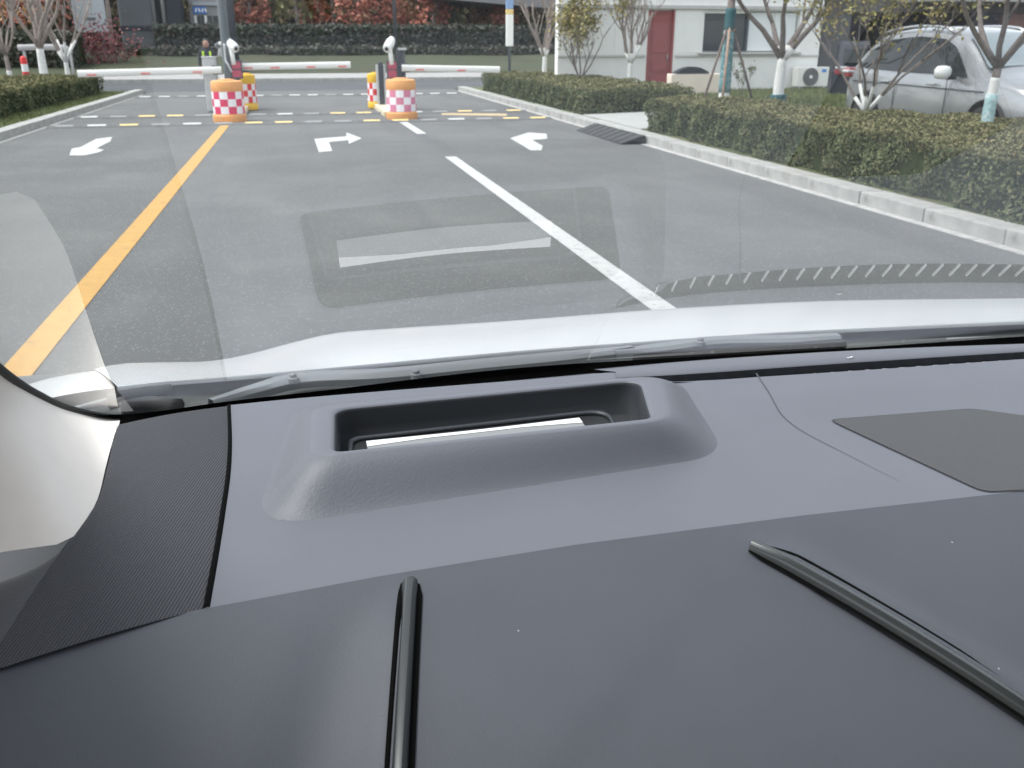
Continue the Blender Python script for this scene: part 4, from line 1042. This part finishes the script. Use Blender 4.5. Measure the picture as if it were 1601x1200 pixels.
# ================================================================== PARKED SILVER CAR
def suv():
    t = thing('parked_car', 'silver five door car parked beyond the near right hedge', 'car', (0, 0, 0))
    L = 4.5
    ys = np.array([0, .05, .15, .35, .6, 1.0, 1.5, 2.0, 2.4, 2.75, 3.05, 3.35, 3.6, 3.9, 4.15, 4.33, 4.45, 4.5])
    top = np.interp(ys, [0, .05, .15, .35, .6, .9, 1.5, 2.1, 2.5, 2.8, 3.1, 3.45, 3.6, 4.0, 4.3, 4.45, 4.5], [.98, 1.06, 1.2, 1.46, 1.6, 1.66, 1.7, 1.69, 1.65, 1.56, 1.36, 1.12, 1.08, 1.02, .92, .8, .62])
    belt = np.interp(ys, [0, .2, 1.2, 3.0, 3.6, 4.2, 4.5], [.9, 1.06, 1.04, 1.0, .98, .86, .58])
    w = np.interp(ys, [0, .12, .5, 1.2, 3.4, 4.0, 4.3, 4.5], [.72, .8, .87, .9, .9, .86, .78, .6])
    rw = np.interp(ys, [0, .3, .8, 2.5, 3.4, 4.5], [.6, .58, .6, .6, .66, .5])
    bot = np.interp(ys, [0, .3, 4.1, 4.5], [.42, .24, .22, .4])
    def ring(i):
        W_, Bt, T, RW, bo = w[i], belt[i], top[i], rw[i], bot[i]; Bt = min(Bt, T-.02); g = T-Bt
        half = [(W_*.9, bo), (W_*.985, bo+.1), (W_, .55 if .55 > bo+.12 else bo+.14), (W_*.985, .78 if Bt > .82 else (bo+Bt)/2+.1), (W_*.955, Bt), (W_*.955+(RW-W_*.955)*.45, Bt+g*.5), (RW+.03, T-min(.07, g*.3)), (RW*.85, T-min(.015, g*.1)), (RW*.4, T+.006), (0, T+.01)]
        return half
    rings = [ring(i) for i in range(len(ys))]
    rows = [[(-x, y, z) for x, z in r]+[(x, y, z) for x, z in r[-2::-1]] for r, y in zip(rings, ys)]
    b = B().grid(rows); n = len(rows[0]); b.F.append(tuple(range(n))[::-1]); b.F.append(tuple(range((len(ys)-1)*n, len(ys)*n))); b.M += [0, 0]
    body = b.out('body', M_['silver'], t, True)
    body.modifiers.new('sub', 'SUBSURF').levels = 1; body.modifiers['sub'].render_levels = 2
    def side(y, f):   # f: 0 belt .. 1 roof edge, on the left (-x) flank; returns x,z
        i = np.interp(y, ys, range(len(ys))); a = int(min(i, len(ys)-2)); u = i-a
        def at(r): 
            s = r[4:7]; q = f*2; k = int(min(q, 1)); v = q-k; return np.array(s[k])*(1-v)+np.array(s[k+1])*v
        p = at(rings[a])*(1-u)+at(rings[a+1])*u; return p
    for s in (-1, 1):
        # greenhouse glass (two panes) in a dark surround
        for nm, pts in (('rear_window', [(.42, .12), (.62, .05), (1.55, .03), (1.55, .84), (1.0, .82), (.6, .58)]), ('front_window', [(1.63, .03), (3.12, .05), (2.98, .3), (2.6, .72), (2.3, .84), (1.63, .86)])):
            oc = spline([(p[0], p[1], 0) for p in pts+[pts[0]]], 40)[:-1] if False else None
            P = []
            for (a, c), (a2, c2) in zip(pts, pts[1:]+[pts[0]]):
                for k in range(6): u = k/6; P.append((a+(a2-a)*u, c+(c2-c)*u))
            V = []
            for y, f in P: x, z = side(y, f); V.append((s*(x+.012), y, z))
            cy, cf = sum(p[0] for p in P)/len(P), sum(p[1] for p in P)/len(P); x, z = side(cy, cf); V.append((s*(x+.016), cy, z)); m = len(P)
            F = [((i, (i+1) % m, m) if s < 0 else ((i+1) % m, i, m)) for i in range(m)]
            mesh(nm, V, F, M_['car_glass'], t, True, local=True)
        V = [(s*(side(y, f)[0]+.009), y, side(y, f)[1]) for y, f in ((1.5, .03), (1.68, .03), (1.68, .85), (1.5, .83))]; mesh('door_pillar', V, [(0, 1, 2, 3) if s > 0 else (3, 2, 1, 0)], M_['rubber'], t, local=True)
        # wheels and arches
        for y in (.85, 3.62):
            B().lathe((0, 0, 0), [(.0, 0)], 3) if False else None
            b = B(); rows_ = []
            for x, r in ((.6, .39), (.905, .39), (.912, .37)): rows_.append([(s*x, y+r*math.cos(a), max(.2, .36+r*math.sin(a))) for a in np.linspace(0, 2*math.pi, 29)[:-1]])
            b.grid(rows_, closed=True, flip=s > 0); b.F.append(tuple(range(2*28, 3*28))); b.M.append(0); b.out('wheel_arch', M_['rubber'], t, True, local=True)
            b = B(); rows_ = []
            for x, r in ((.7, .33), (.9, .33), (.925, .31), (.93, .22)): rows_.append([(s*x, y+r*math.cos(a), .33+r*math.sin(a)) for a in np.linspace(0, 2*math.pi, 29)[:-1]])
            b.grid(rows_, closed=True, flip=s > 0); wh = b.out('wheel', M_['rubber'], t, True, local=True)
            b = B()
            b.tube([(s*.9, y, .33), (s*.935, y, .33)], .06, 14)
            for k in range(5):
                a = 6.283*k/5; b.tube([(s*.93, y, .33), (s*.925, y+.21*math.cos(a), .33+.21*math.sin(a))], [.03, .024], 6)
            b.tube([(s*.915, y, .33), (s*.92, y, .33)], .225, 24); b.out('rim', M_['chrome'], wh, True, local=True)
        # mirror, rail, crease, door joints, handles
        mo = B().lathe((s*1.06, 2.86, 1.07), [(.02, -.09), (.1, -.08), (.13, -.02), (.13, .04), (.09, .085), (.02, .095)], 16, sx=.95, sy=.75).out('door_mirror', M_['white_plastic'], t, True, local=True)
        B().box((s*.95, 2.9, 1.0), (.14, .08, .05), bev=.015).out('mirror_stalk', M_['rubber'], mo, local=True)
        pr = [(s*(side(y, 1)[0]-.02), y, side(y, 1)[1]+.06+.012*math.sin(math.pi*(y-.5)/1.9)) for y in np.linspace(.5, 2.4, 12)]; pr[0] = (pr[0][0], pr[0][1], pr[0][2]-.05); pr[-1] = (pr[-1][0], pr[-1][1], pr[-1][2]-.05)
        B().tube(pr, .02, 8).out('roof_rail', M_['chrome'], t, True, local=True)
        xs_ = lambda y: float(np.interp(y, ys, w))
        B().tube([(s*(xs_(y)*.985+.006), y, .86+.03*(y-2)/2*-1) for y in np.linspace(.3, 3.5, 20)], .012, 6).out('flank_crease', M_['post_grey'], t, True, local=True)
        for y in (1.58, 2.78): B().box((s*(.905), y, .66), (.006, .01, .66)).out('door_joint', M_['rubber'], t, local=True)
        for y in (1.35, 2.45): B().box((s*.915, y, .9), (.03, .2, .03), bev=.01).out('door_handle', M_['chrome'], t, local=True)
        # lamps
        B().lathe((s*.60, 4.3, .78), [(.02, -.06), (.15, -.05), (.19, 0), (.15, .06), (.02, .08)], 14, sx=1, sy=.95).out('headlamp', M_['clear_lamp'], t, True, local=True)
        tl = B().box((s*.74, .1, 1.0), (.2, .2, .16), bev=.04).out('tail_lamp', M_['red_lamp'], t, local=True)
        B().box((s*.76, .1, 1.02), (.2, .21, .04), bev=.012).out('clear_band', M_['clear_lamp'], tl, local=True)
        B().lathe((s*.45, 4.42, .45), [(.02, -.05), (.07, -.04), (.07, .04), (.02, .05)], 12).out('fog_lamp', M_['clear_lamp'], t, True, local=True)
    # windscreen, rear window, grille
    def patch(name, y0, y1, m, wfrac, lift):
        rows_ = []
        for y in np.linspace(y0, y1, 10):
            T = float(np.interp(y, ys, top)); rW = float(np.interp(y, ys, rw))*wfrac*(1+.18*(y-y0)/(y1-y0))
            rows_.append([(x*rW, y+.0, T+lift-.035*abs(x)**3) for x in np.linspace(-1, 1, 12)])
        B().grid(rows_).out(name, m, t, True, local=True)
    patch('front_windscreen', 2.72, 3.42, M_['screen_glass'], .98, .02)
    patch('rear_screen', .14, .42, M_['car_glass'], .95, .03)
    for s in (-1, 1): B().box((s*.14, 4.5, .68), (.22, .04, .17), bev=.04).out('grille', M_['rubber'], t, local=True)
    B().box((0, 4.48, .36), (1.0, .06, .14), bev=.03).out('lower_intake', M_['rubber'], t, local=True)
    for s in (-1, 1): B().tube([(s*.3, 3.5, 1.115), (-.05+s*.25, 3.34, 1.185)], .012, 6).out('wiper', M_['rubber'], t, True, local=True)
    return t
sv = suv(); sv.rotation_euler = (0, 0, R(180)); sv.location = (9.92, 14.52, .05)
# a dark car further back, only its tail shows
dk = thing('parked_car', 'dark car with red tail lamp parked behind the silver one', 'car', (0, 0, 0))
b = B()
pr = [(0, .35), (0, .85), (.12, 1.0), (.35, 1.42), (1.4, 1.5), (2.4, 1.4), (3.1, 1.0), (4.2, .85), (4.4, .4)]
rows = [[(x, a, .06+z) for a, z in pr] for x in (-.85, -.8, .8, .85)]
rows[0] = [(p[0]+.1, p[1], p[2]) if p[2] > 1 else p for p in rows[0]]; rows[3] = [(p[0]-.1, p[1], p[2]) if p[2] > 1 else p for p in rows[3]]
b.grid(rows, flip=True); b.F.append((0, 1, 2, 3, 4, 5, 6, 7, 8)); b.M.append(0); b.F.append(tuple(range(27, 36))[::-1]); b.M.append(0); b.out('body', M_['navy'], dk, 'auto')
for s in (-1, 1):
    l = B().box((s*.66, 0, .92), (.28, .06, .14), bev=.02).out('tail_lamp', M_['red_lamp'], dk)
    B().box((s*.66, -.02, 1.0), (.26, .06, .05), bev=.01).out('reversing_lamp', M_['clear_lamp'], l)
    for y in (.8, 3.5): B().tube([(s*.75, y, .37), (s*.9, y, .37)], .31, 20).out('wheel', M_['rubber'], dk, True)
B().box((0, .14, 1.24), (1.3, .02, .34), rx=-.5).out('rear_screen', M_['car_glass'], dk)

dk.location = (12.55, 18.9, .0); dk.rotation_euler = (0, 0, R(-33))

# ================================================================== WHITE BUILDING
FY = 25.3
Z0 = .1
fx = lambda px, py=60: at_y(px, py, FY).x
fz = lambda py, px=1080: at_y(px, py, FY).z
bd = thing('white_building', 'white rendered building with red door and dark window on the right', 'building', (11, FY, Z0))
X0, X1 = fx(872), fx(1282)
dx0, dx1, dz1 = fx(1014, 20), fx(1055, 20), fz(15, 1034)
wx0, wx1, wz0, wz1 = fx(1099, 30), fx(1250, 30), fz(81, 1170), fz(17, 1170)
def wall(x0, x1, z0, z1, nm='wall', m='wall', d=.3, y=FY): return B().box(((x0+x1)/2, y+d/2, (z0+z1)/2), (x1-x0, d, z1-z0)).out(nm, M_[m], bd)
H2 = 6.5
wall(X0, dx0, Z0, dz1); wall(dx1, wx0, Z0, dz1); wall(wx0, wx1, Z0, wz0); wall(wx1, X1, Z0, dz1); wall(X0, X1, dz1, H2)
if wz1 < dz1: wall(wx0, wx1, wz1, dz1)
B().poly([(X0+.01, FY+.305, H2-.002), (X0+.3, FY+.305, H2-.002), (X0+4.2, FY+10, H2-.002), (X0+3.9, FY+10, H2-.002)], H2-Z0).out('side_wall', M_['wall'], bd)
B().box((X1-.14, FY+5.3, H2/2), (.28, 10, H2)).out('side_wall', M_['wall'], bd)
B().poly([(X0-.1, FY-.25, H2+.25), (X1+.2, FY-.25, H2+.25), (X1+.2, FY+10.2, H2+.25), (X0+3.9, FY+10.2, H2+.25)], .25).out('roof', M_['slab'], bd)
B().box(((X0+X1)/2, FY-.03, fz(11)), (X1-X0+.1, .08, .1), bev=.01).out('string_course', M_['wall_grey'], bd)
for a, c in ((X0, dx0-.06), (dx1+.06, X1)): B().box(((a+c)/2, FY-.02, fz(87)), (c-a, .05, .06), bev=.008).out('dado_band', M_['wall_grey'], bd)
# panel joints on the wall: shallow raised panels
px_edges = [872, 917, 960, 1008]
for a, c in zip(px_edges, px_edges[1:]):
    B().box(((fx(a)+fx(c))/2, FY-.006, (fz(86)+fz(15))/2), (fx(c)-fx(a)-.03, .018, fz(15)-fz(86)-.08), bev=.004).out('wall_panel', M_['wall'], bd)
B().box(((dx1+wx0)/2, FY-.006, (fz(85)+fz(15))/2), (wx0-dx1-.14, .018, fz(15)-fz(85)-.08), bev=.004).out('wall_panel', M_['wall'], bd)
dr = B().box(((dx0+dx1)/2, FY+.09, (Z0+dz1)/2), (dx1-dx0-.08, .05, dz1-Z0-.02)).out('door', M_['door'], bd)
dw = dx1-dx0
for zc, hh in ((.38, .3), (.78, .28), (1.62, .95)): B().box(((dx0+dx1)/2, FY+.06, zc+.12), (dw*.62, .025, hh), bev=.01).out('door_panel', M_['door'], dr)
B().box((dx1-.15, FY+.05, 1.15), (.03, .05, .16), bev=.008).out('handle', M_['chrome'], dr)
for x in (dx0+.02, dx1-.02): B().box((x, FY+.06, (Z0+dz1)/2), (.05, .14, dz1-Z0)).out('door_frame', M_['door'], bd)
wxm = fx(1170, 40)
wn = B().box(((wx0+wxm)/2, FY+.14, (wz0+wz1)/2), (wxm-wx0-.08, .02, wz1-wz0-.06)).out('window', M_['dark_pane'], bd)
for c, d in ((((wx0+.03), FY+.1, (wz0+wz1)/2), (.06, .1, wz1-wz0)), (((wx0+wxm)/2, FY+.1, wz1-.03), (wxm-wx0-.122, .1, .06))): B().box(c, d).out('frame', M_['white_plastic'], wn)
B().box((wxm, FY+.1, (wz0+wz1)/2), (.06, .1, wz1-wz0-.08)).out('mullion', M_['post_dark'], wn)
B().box(((wx0+wx1)/2, FY-.04, wz0-.03), (wx1-wx0+.2, .16, .06), bev=.01).out('sill', M_['wall_grey'], wn)
wn2 = B().box(((wxm+wx1)/2, FY+.14, (wz0+wz1)/2), (wx1-wxm-.08, .02, wz1-wz0-.06)).out('window', M_['white_blind'], bd)
B().box(((wxm+wx1)/2+.1, FY+.11, (wz0+wz1)/2), (.05, .05, wz1-wz0-.08)).out('mullion', M_['white_plastic'], wn2)
# AC unit
ax0, ax1, az0, az1 = fx(1236, 120), fx(1284, 120), fz(134, 1260), fz(104, 1260)
ac = thing('ac_unit', 'cream outdoor air conditioner unit standing against the white wall', 'air conditioner', ((ax0+ax1)/2, FY-.25, az0))
B().box(((ax0+ax1)/2, FY-.22, (az0+az1)/2), (ax1-ax0, .3, az1-az0), bev=.015).out('casing', M_['ac'], ac)
fcx = ax0+(ax1-ax0)*.42
for k, r in enumerate((.05, .1, .15, .2, .24)):
    B().tube([(fcx+r*math.cos(a), FY-.385, (az0+az1)/2+r*math.sin(a)) for a in np.linspace(0, 6.2832, 25)], .012, 5, cap=False).out('fan_guard', M_['ac_fan'], ac, True)
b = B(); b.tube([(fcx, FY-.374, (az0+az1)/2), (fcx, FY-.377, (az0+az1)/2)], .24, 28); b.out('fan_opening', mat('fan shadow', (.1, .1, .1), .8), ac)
B().tube([(fcx, FY-.38, (az0+az1)/2), (fcx, FY-.41, (az0+az1)/2)], .05, 14).out('fan_hub', M_['ac'], ac)
B().box((ax1-.16, FY-.373, az1-.1), (.14, .008, .09)).out('blue_sticker', M_['blue'], ac)
for x in (ax0+.1, ax1-.1): B().box((x, FY-.22, (Z0+az0)/2+.05), (.06, .3, max(.05, az0-Z0-.1))).out('foot', M_['cab'], ac)
# low cream wall with its dark arched top
cy0 = 21.5
cw = thing('low_cream_wall', 'low cream rendered wall with a dark arched cap by the red door', 'wall', (at_y(1092, 140, cy0).x, cy0, .15))
ca, cb_ = at_y(1049, 125, cy0).x, at_y(1128, 125, cy0).x; ct = at_y(1092, 115, cy0).z
B().box(((ca+cb_)/2, cy0+.15, (ct+.1)/2), (cb_-ca, .3, ct-.1), bev=.02).out('wall_body', M_['cream_wall'], cw)
a0, a1 = at_y(1056, 113, cy0).x, at_y(1110, 111, cy0).x
arc = [(a0+(a1-a0)*u, cy0-.004, ct+.005+.16*math.sin(math.pi*u)**.8) for u in np.linspace(0, 1, 16)]
V = arc+[(p[0], cy0+.26, p[2]) for p in arc]; n = 16
mesh('arched_cap', V, [tuple(range(n))[::-1], tuple(range(n, 2*n))]+[(i, i+1, i+1+n, i+n) for i in range(n-1)]+[(n-1, 0, n, 2*n-1)], M_['navy'], cw)
# dark garage block right of the white building
gb = thing('garage_building', 'dark open garage block with pale slabs behind the silver car', 'building', (24, 27, 0))
GY = 26.2
gx = lambda px: at_y(px, 60, GY).x
gz = lambda px, py: at_y(px, py, GY).z
B().box(((X1+45)/2, GY+4, 1.6), (45-X1, .3, 5.6)).out('back_wall', M_['garage'], gb)
B().box((gx(1300), GY, 1.6), (.9, .4, 4.0)).out('pillar', mat('garage pillar', (.1, .1, .1), .9), gb)
B().box((gx(1485), GY+.6, 1.6), (.5, .4, 4.0)).out('pillar', M_['garage'], gb)
B().box(((X1+45)/2+.2, GY+1.2, gz(1450, 26)+.35), (45-X1, 2.2, .45)).out('lower_slab', mat('grey soffit', (.17, .17, .17), .9), gb)
B().box(((gx(1385)+45)/2, GY-1.0, gz(1500, 6)+.75), (45-gx(1385), 1.5, 1.5)).out('upper_slab', M_['slab'], gb)
B().box((gx(1600)+2.5, GY+.5, 1.6), (6, .3, 3.0)).out('brick_wall', M_['brick_red'], gb)
B().box(((X1+45)/2, GY+2, 4.6), (45-X1, 5, .3)).out('roof', M_['slab'], gb)

# ================================================================== BEYOND THE CITY ROAD
def far_hedge(name, label, x0, x1, y, z0, z1, depth, n, leaf, m):
    t = thing(name, label, 'hedge', ((x0+x1)/2, y, z0))
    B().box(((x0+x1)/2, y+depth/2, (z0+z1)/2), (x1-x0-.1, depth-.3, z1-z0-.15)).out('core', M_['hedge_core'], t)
    P = np.column_stack([rng.uniform(x0, x1, n), y+rng.normal(0, .1, n)+.05, rng.uniform(z0, z1, n)]); P[:, 1] += .15*np.sin(P[:, 0]*1.3)+.0
    k = n//3; P[:k, 2] = z1+rng.normal(0, .08, k); P[:k, 1] += rng.uniform(0, depth, k)
    leaf_cloud('leaves', P, np.tile([0, -.7, .5], (n, 1)), leaf, M_[m], t)
    return t
FYD = 60.0
zz_ = lambda py: at_y(600, py, FYD).z
far_hedge('tall_dark_hedge', 'tall dark hedge running beyond the city road behind the barriers', at_y(240, 60, FYD).x, at_y(885, 60, FYD).x, FYD, .6, zz_(42), 2.0, 9000, .28, 'dark_hedge')
far_hedge('low_green_hedge', 'low dark green hedge on the bank below the tall dark hedge', at_y(195, 75, 57).x, at_y(875, 75, 57).x, 57, .5, at_y(600, 74, 57).z, 1.2, 4000, .22, 'leaf_dark')
far_hedge('undergrowth_hedge', 'dark undergrowth behind the bare trees on the left', at_y(-120, 60, 52).x, at_y(118, 60, 52).x, 52, .3, at_y(60, 52, 52).z, 2.0, 5000, .24, 'leaf_dark')
def far_tree(px, Y, zlo, zhi, wid, leaf, label, seed, n=1500, ls=.34, name='autumn_tree', grp='autumn trees beyond the tall dark hedge', trunkm='bark_pale'):
    x = at_y(px, 30, Y).x; t = thing(name, label, 'tree', (x, Y, .9), grp); rr = random.Random(seed)
    b = B().tube([(x, Y, .8), (x+rr.uniform(-.1, .1), Y, 2.5), (x+rr.uniform(-.3, .3), Y, zhi*.8)], [.16, .12, .05], 7)
    for k in range(5):
        a = rr.uniform(0, 6.28); z = rr.uniform(zlo, zhi*.6); b.tube([(x, Y, z), (x+math.cos(a)*wid*.35, Y+math.sin(a)*wid*.35, z+rr.uniform(.6, 1.4))], [.06, .02], 5)
    b.out('trunk', M_[trunkm], t, True)
    cl = np.array([[rr.uniform(-.5, .5)*wid, rr.uniform(-.5, .5)*wid*.8, rr.uniform(zlo, zhi)] for _ in range(26)])
    P = cl[rng.integers(0, 26, n)]+rng.normal(0, [wid*.13, wid*.13, .38], (n, 3)); P[:, 2] = np.maximum(P[:, 2], zlo+rng.uniform(-.1, .5, n)); P[:, 0] += x; P[:, 1] += Y
    leaf_cloud('crown', P, np.tile([0, -.4, .5], (n, 1)), ls, M_[leaf], t)
n = 9000; x0w, x1w = at_y(-260, 30, 82).x, at_y(940, 30, 82).x
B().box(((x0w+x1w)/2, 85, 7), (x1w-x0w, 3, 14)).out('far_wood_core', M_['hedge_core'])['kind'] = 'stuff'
P = np.column_stack([rng.uniform(x0w, x1w, n), 82.5+rng.normal(0, .5, n), rng.uniform(1, 13.5, n)])
leaf_cloud('far_wood', P, np.tile([0, -1, .4], (n, 1)), .75, mat('far wood leaves', (.1, .09, .05), .8, spec=.2, island=[(.06, .065, .04), (.11, .1, .05), (.16, .1, .06), (.09, .08, .05)]), None)
spec = [(298, 'leaf_olive', 'olive'), (392, 'leaf_red', 'red'), (425, 'leaf_olive', 'olive brown'), (462, 'leaf_olive', 'olive yellow'), (495, 'leaf_red', 'dull red'), (520, 'leaf_green', 'grey green'), (556, 'leaf_red', 'bright red'), (607, 'leaf_red', 'rust red'), (640, 'leaf_orange', 'orange'), (678, 'leaf_red', 'crimson'), (716, 'leaf_green', 'green'), (752, 'leaf_orange', 'pale orange'), (785, 'leaf_red', 'brick red'), (830, 'leaf_olive', 'tan')]
where = ['between pier and lamp post', 'just right of the lamp post', 'second right of the lamp post', 'over the left half of the middle boom', 'over the middle of the middle boom', 'over the right half of the middle boom', 'left of the white right camera', 'behind the white right camera', 'just right of the right camera', 'over the pivot of the right boom', 'over the middle of the right boom', 'left of the slim sign pole', 'behind the slim sign pole', 'behind the first bare tree on the right']
for i, (px, lf, cn) in enumerate(spec):
    far_tree(px, 65+1.5*(i % 3), zz_(40)+.2, 8.5, 2.1, lf, f'{cn} autumn tree {where[i]}', 100+i)
far_tree(62, 56, 2.4, 9, 3.2, 'leaf_red', 'rust red tree behind the stout white trunk on the left', 140, 1500, .25, grp=None)
far_tree(18, 55, 2.6, 9, 2.6, 'leaf_orange', 'orange tree at the left edge of the view', 141, 900, .25, grp=None)
far_tree(168, 58, 4.2, 9, 1.4, 'leaf_olive', 'olive tree between the pale board and the grey pier', 143, 600, .25, grp=None)
# maroon shrub
sx_ = at_y(150, 65, 54).x
t = thing('maroon_shrub', 'dark red shrub in front of the pale board', 'shrub', (sx_, 54, .7))
B().tube([(sx_, 54, .5), (sx_, 54, 1.4)], [.06, .03], 6).out('stem', M_['bark'], t, True)
P = np.column_stack([sx_+rng.normal(0, .95, 1500), 54+rng.normal(0, .5, 1500), np.abs(rng.normal(.9, .6, 1500))+.5]); leaf_cloud('foliage', P, np.tile([0, -.5, .5], (1500, 1)), .17, M_['leaf_maroon'], t)
# pale board, piers, pipes
def slab(name, label, cat, px0, px1, pyb, Y, zt, m, dep=1.0):
    a, c, z = at_y(px0, pyb, Y).x, at_y(px1, pyb, Y).x, at_y((px0+px1)/2, pyb, Y).z
    t = thing(name, label, cat, ((a+c)/2, Y, z)); B().box(((a+c)/2, Y+dep/2, (z+zt)/2), (c-a, dep, zt-z), bev=.02).out('panel', M_[m], t); return t, a, c, z
t, a, c, z = slab('pale_board', 'large pale grey board standing behind the maroon shrub', 'board', 118, 168, 50, 57, 9, 'billboard', .3)
B().box((a+.3, 57.15, (z+.3)/2), (.15, .15, z-.3)).out('leg', M_['post_grey'], t); B().box((c-.3, 57.15, (z+.3)/2), (.15, .15, z-.3)).out('leg', M_['post_grey'], t)
B().box(((a+c)/2, 56.985, at_y(143, 29, 57).z), (.6, .02, .14)).out('printed_mark', M_['post_grey'], t)
vy = 62
a, c = at_y(187, 40, vy).x, at_y(240, 40, vy).x
t = thing('viaduct_pier', 'broad grey concrete viaduct pier left of the white drain pipes', 'pier', ((a+c)/2, vy, .8)); B().box(((a+c)/2, vy+1.2, 5), (c-a, 2.4, 8.6), bev=.15).out('shaft', M_['pier'], t)
zl = at_y(213, 38, vy).z; B().box(((a+c)/2, vy+1.2, zl-.2), (c-a+.12, 2.5, .3), bev=.05).out('footing_band', M_['navy'], t)
for px, pb_, lb in ((242, 40, 'grey drain pipe touching the pier'), (261, 63, 'longer grey drain pipe beside the navy column')):
    pq = at_y(px, pb_, vy+.3); t = tag(B().tube([(pq.x, vy+.3, pq.z), (pq.x, vy+.3, 9)], .13, 10).out('drain_pipe', M_['pipe'], None, True), lb, 'pipe', 'drain pipes by the viaduct')
a, c = at_y(263, 40, vy).x, at_y(286, 40, vy).x
t = thing('navy_column', 'dark navy column between drain pipes and the blue sign building', 'column', ((a+c)/2, vy, .8)); B().box(((a+c)/2, vy+.7, 5), (c-a, 1.4, 8.6), bev=.05).out('shaft', M_['navy'], t)
a, c = at_y(246, 40, vy+2).x, at_y(264, 40, vy+2).x
B().box(((a+c)/2, vy+2.6, 5), (c-a, 1, 8.6)).out('recess_wall', M_['pier'], t)
a, c = at_y(685, 5, 72).x, at_y(900, 5, 72).x
t = thing('viaduct_deck', 'grey viaduct deck above the autumn trees at the top right', 'viaduct', ((a+c)/2, 72, 4)); zz0 = at_y(760, 8, 62).z
b = B(); V = []
xa, xb = at_y(668, 5, 62).x, at_y(888, 12, 62).x; za, zb2 = at_y(668, -4, 62).z, at_y(888, 15, 62).z
V = [(xa, 62, za), (xb, 62, zb2), (xb, 62, zb2+1.6), (xa, 62, za+1.6), (xa, 70, za), (xb, 70, zb2), (xb, 70, zb2+1.6), (xa, 70, za+1.6)]
b.add(V, [(0, 1, 2, 3), (7, 6, 5, 4), (0, 4, 5, 1), (3, 2, 6, 7), (0, 3, 7, 4), (1, 5, 6, 2)]); b.out('beam', mat('deck concrete', (.22, .215, .22), .9, var=.1, vscale=.5), t)
# small building with a blue sign
ky = 64
kx = lambda px: at_y(px, 30, ky).x
kz = lambda py: at_y(320, py, ky).z
t = thing('sign_building', 'small pale shop front with blue sign seen left of the lamp post', 'building', (kx(320), ky, 1))
B().box(((kx(297)+kx(345))/2, ky+2, 4.5), (kx(345)-kx(297), 3.6, 8)).out('wall', mat('shop grey', (.3, .3, .3), .8, var=.1, vscale=1), t)
s_ = B().box(((kx(303)+kx(323))/2, ky+.12, (kz(10)+kz(21))/2), (kx(323)-kx(303), .12, kz(10)-kz(21))).out('sign_board', M_['sign_blue'], t)
for k in range(4): B().box((kx(305+5*k)+.1, ky+.05, (kz(12)+kz(19))/2), (.1, .03, .22), ry=.3*(-1)**k).out('sign_stroke', M_['white_plastic'], s_)
B().box(((kx(303)+kx(345))/2, ky+.1, (kz(3)+kz(8))/2), (kx(345)-kx(303), .16, kz(3)-kz(8))).out('white_fascia', M_['billboard'], t)
for px in (305, 321): B().box((kx(px), ky+.12, (kz(24)+kz(52))/2), (.14, .14, kz(24)-kz(52))).out('white_jamb', M_['white_plastic'], t)
for px0, px1 in ((308, 313), (314, 319), (324, 331), (333, 343)): B().box(((kx(px0)+kx(px1))/2, ky+.18, (kz(24)+kz(50))/2), (kx(px1)-kx(px0), .06, kz(24)-kz(50))).out('window', M_['dark_pane'], t)
t = thing('tan_planter', 'tan brick planter below the shop front', 'planter', (kx(318), ky-2, .9)); B().box(((kx(297)+kx(343))/2, ky-1.4, (kz(49)+kz(66))/2), (kx(343)-kx(297), 1, kz(49)-kz(66)), bev=.03).out('trough', M_['tile_tan'], t)
B().box(((kx(297)+kx(343))/2, ky-1.4, kz(58)), (kx(343)-kx(297)+.1, 1.1, .12), bev=.02).out('coping', M_['cream_wall'], t)
# far lamp poles
for px, wdt, lb, nm in ((363, .24, 'dark slate column right behind the grey lamp post', 'dark_column'), (618, .09, 'thin dark pole behind the right white camera', 'street_pole')):
    Yp = 50; x = at_y(px, 60, Yp).x; t = tag(B().tube([(x, Yp, .1), (x, Yp, 8)], [wdt, wdt*.8], 12).out(nm, M_['post_dark'], None, True), lb, 'pole')
# low white rail on posts at the left
ry = 44; ra, rb, rz = at_y(28, 75, ry).x, at_y(108, 75, ry).x, at_y(68, 74, ry).z
t = thing('white_rail', 'low white rail on posts behind the bare trees on the left', 'rail', ((ra+rb)/2, ry, .2))
B().tube(spline([(ra, ry, rz), ((ra+rb)/2, ry, rz+.02), (rb-.15, ry, rz-.02), (rb, ry, rz-.25)], 14), .12, 8).out('top_rail', M_['pipe'], t, True)
for x in (ra+.2, rb): B().tube([(x, ry, .2), (x, ry, rz-.1)], .06, 8).out('rail_post', M_['pipe'], t, True)
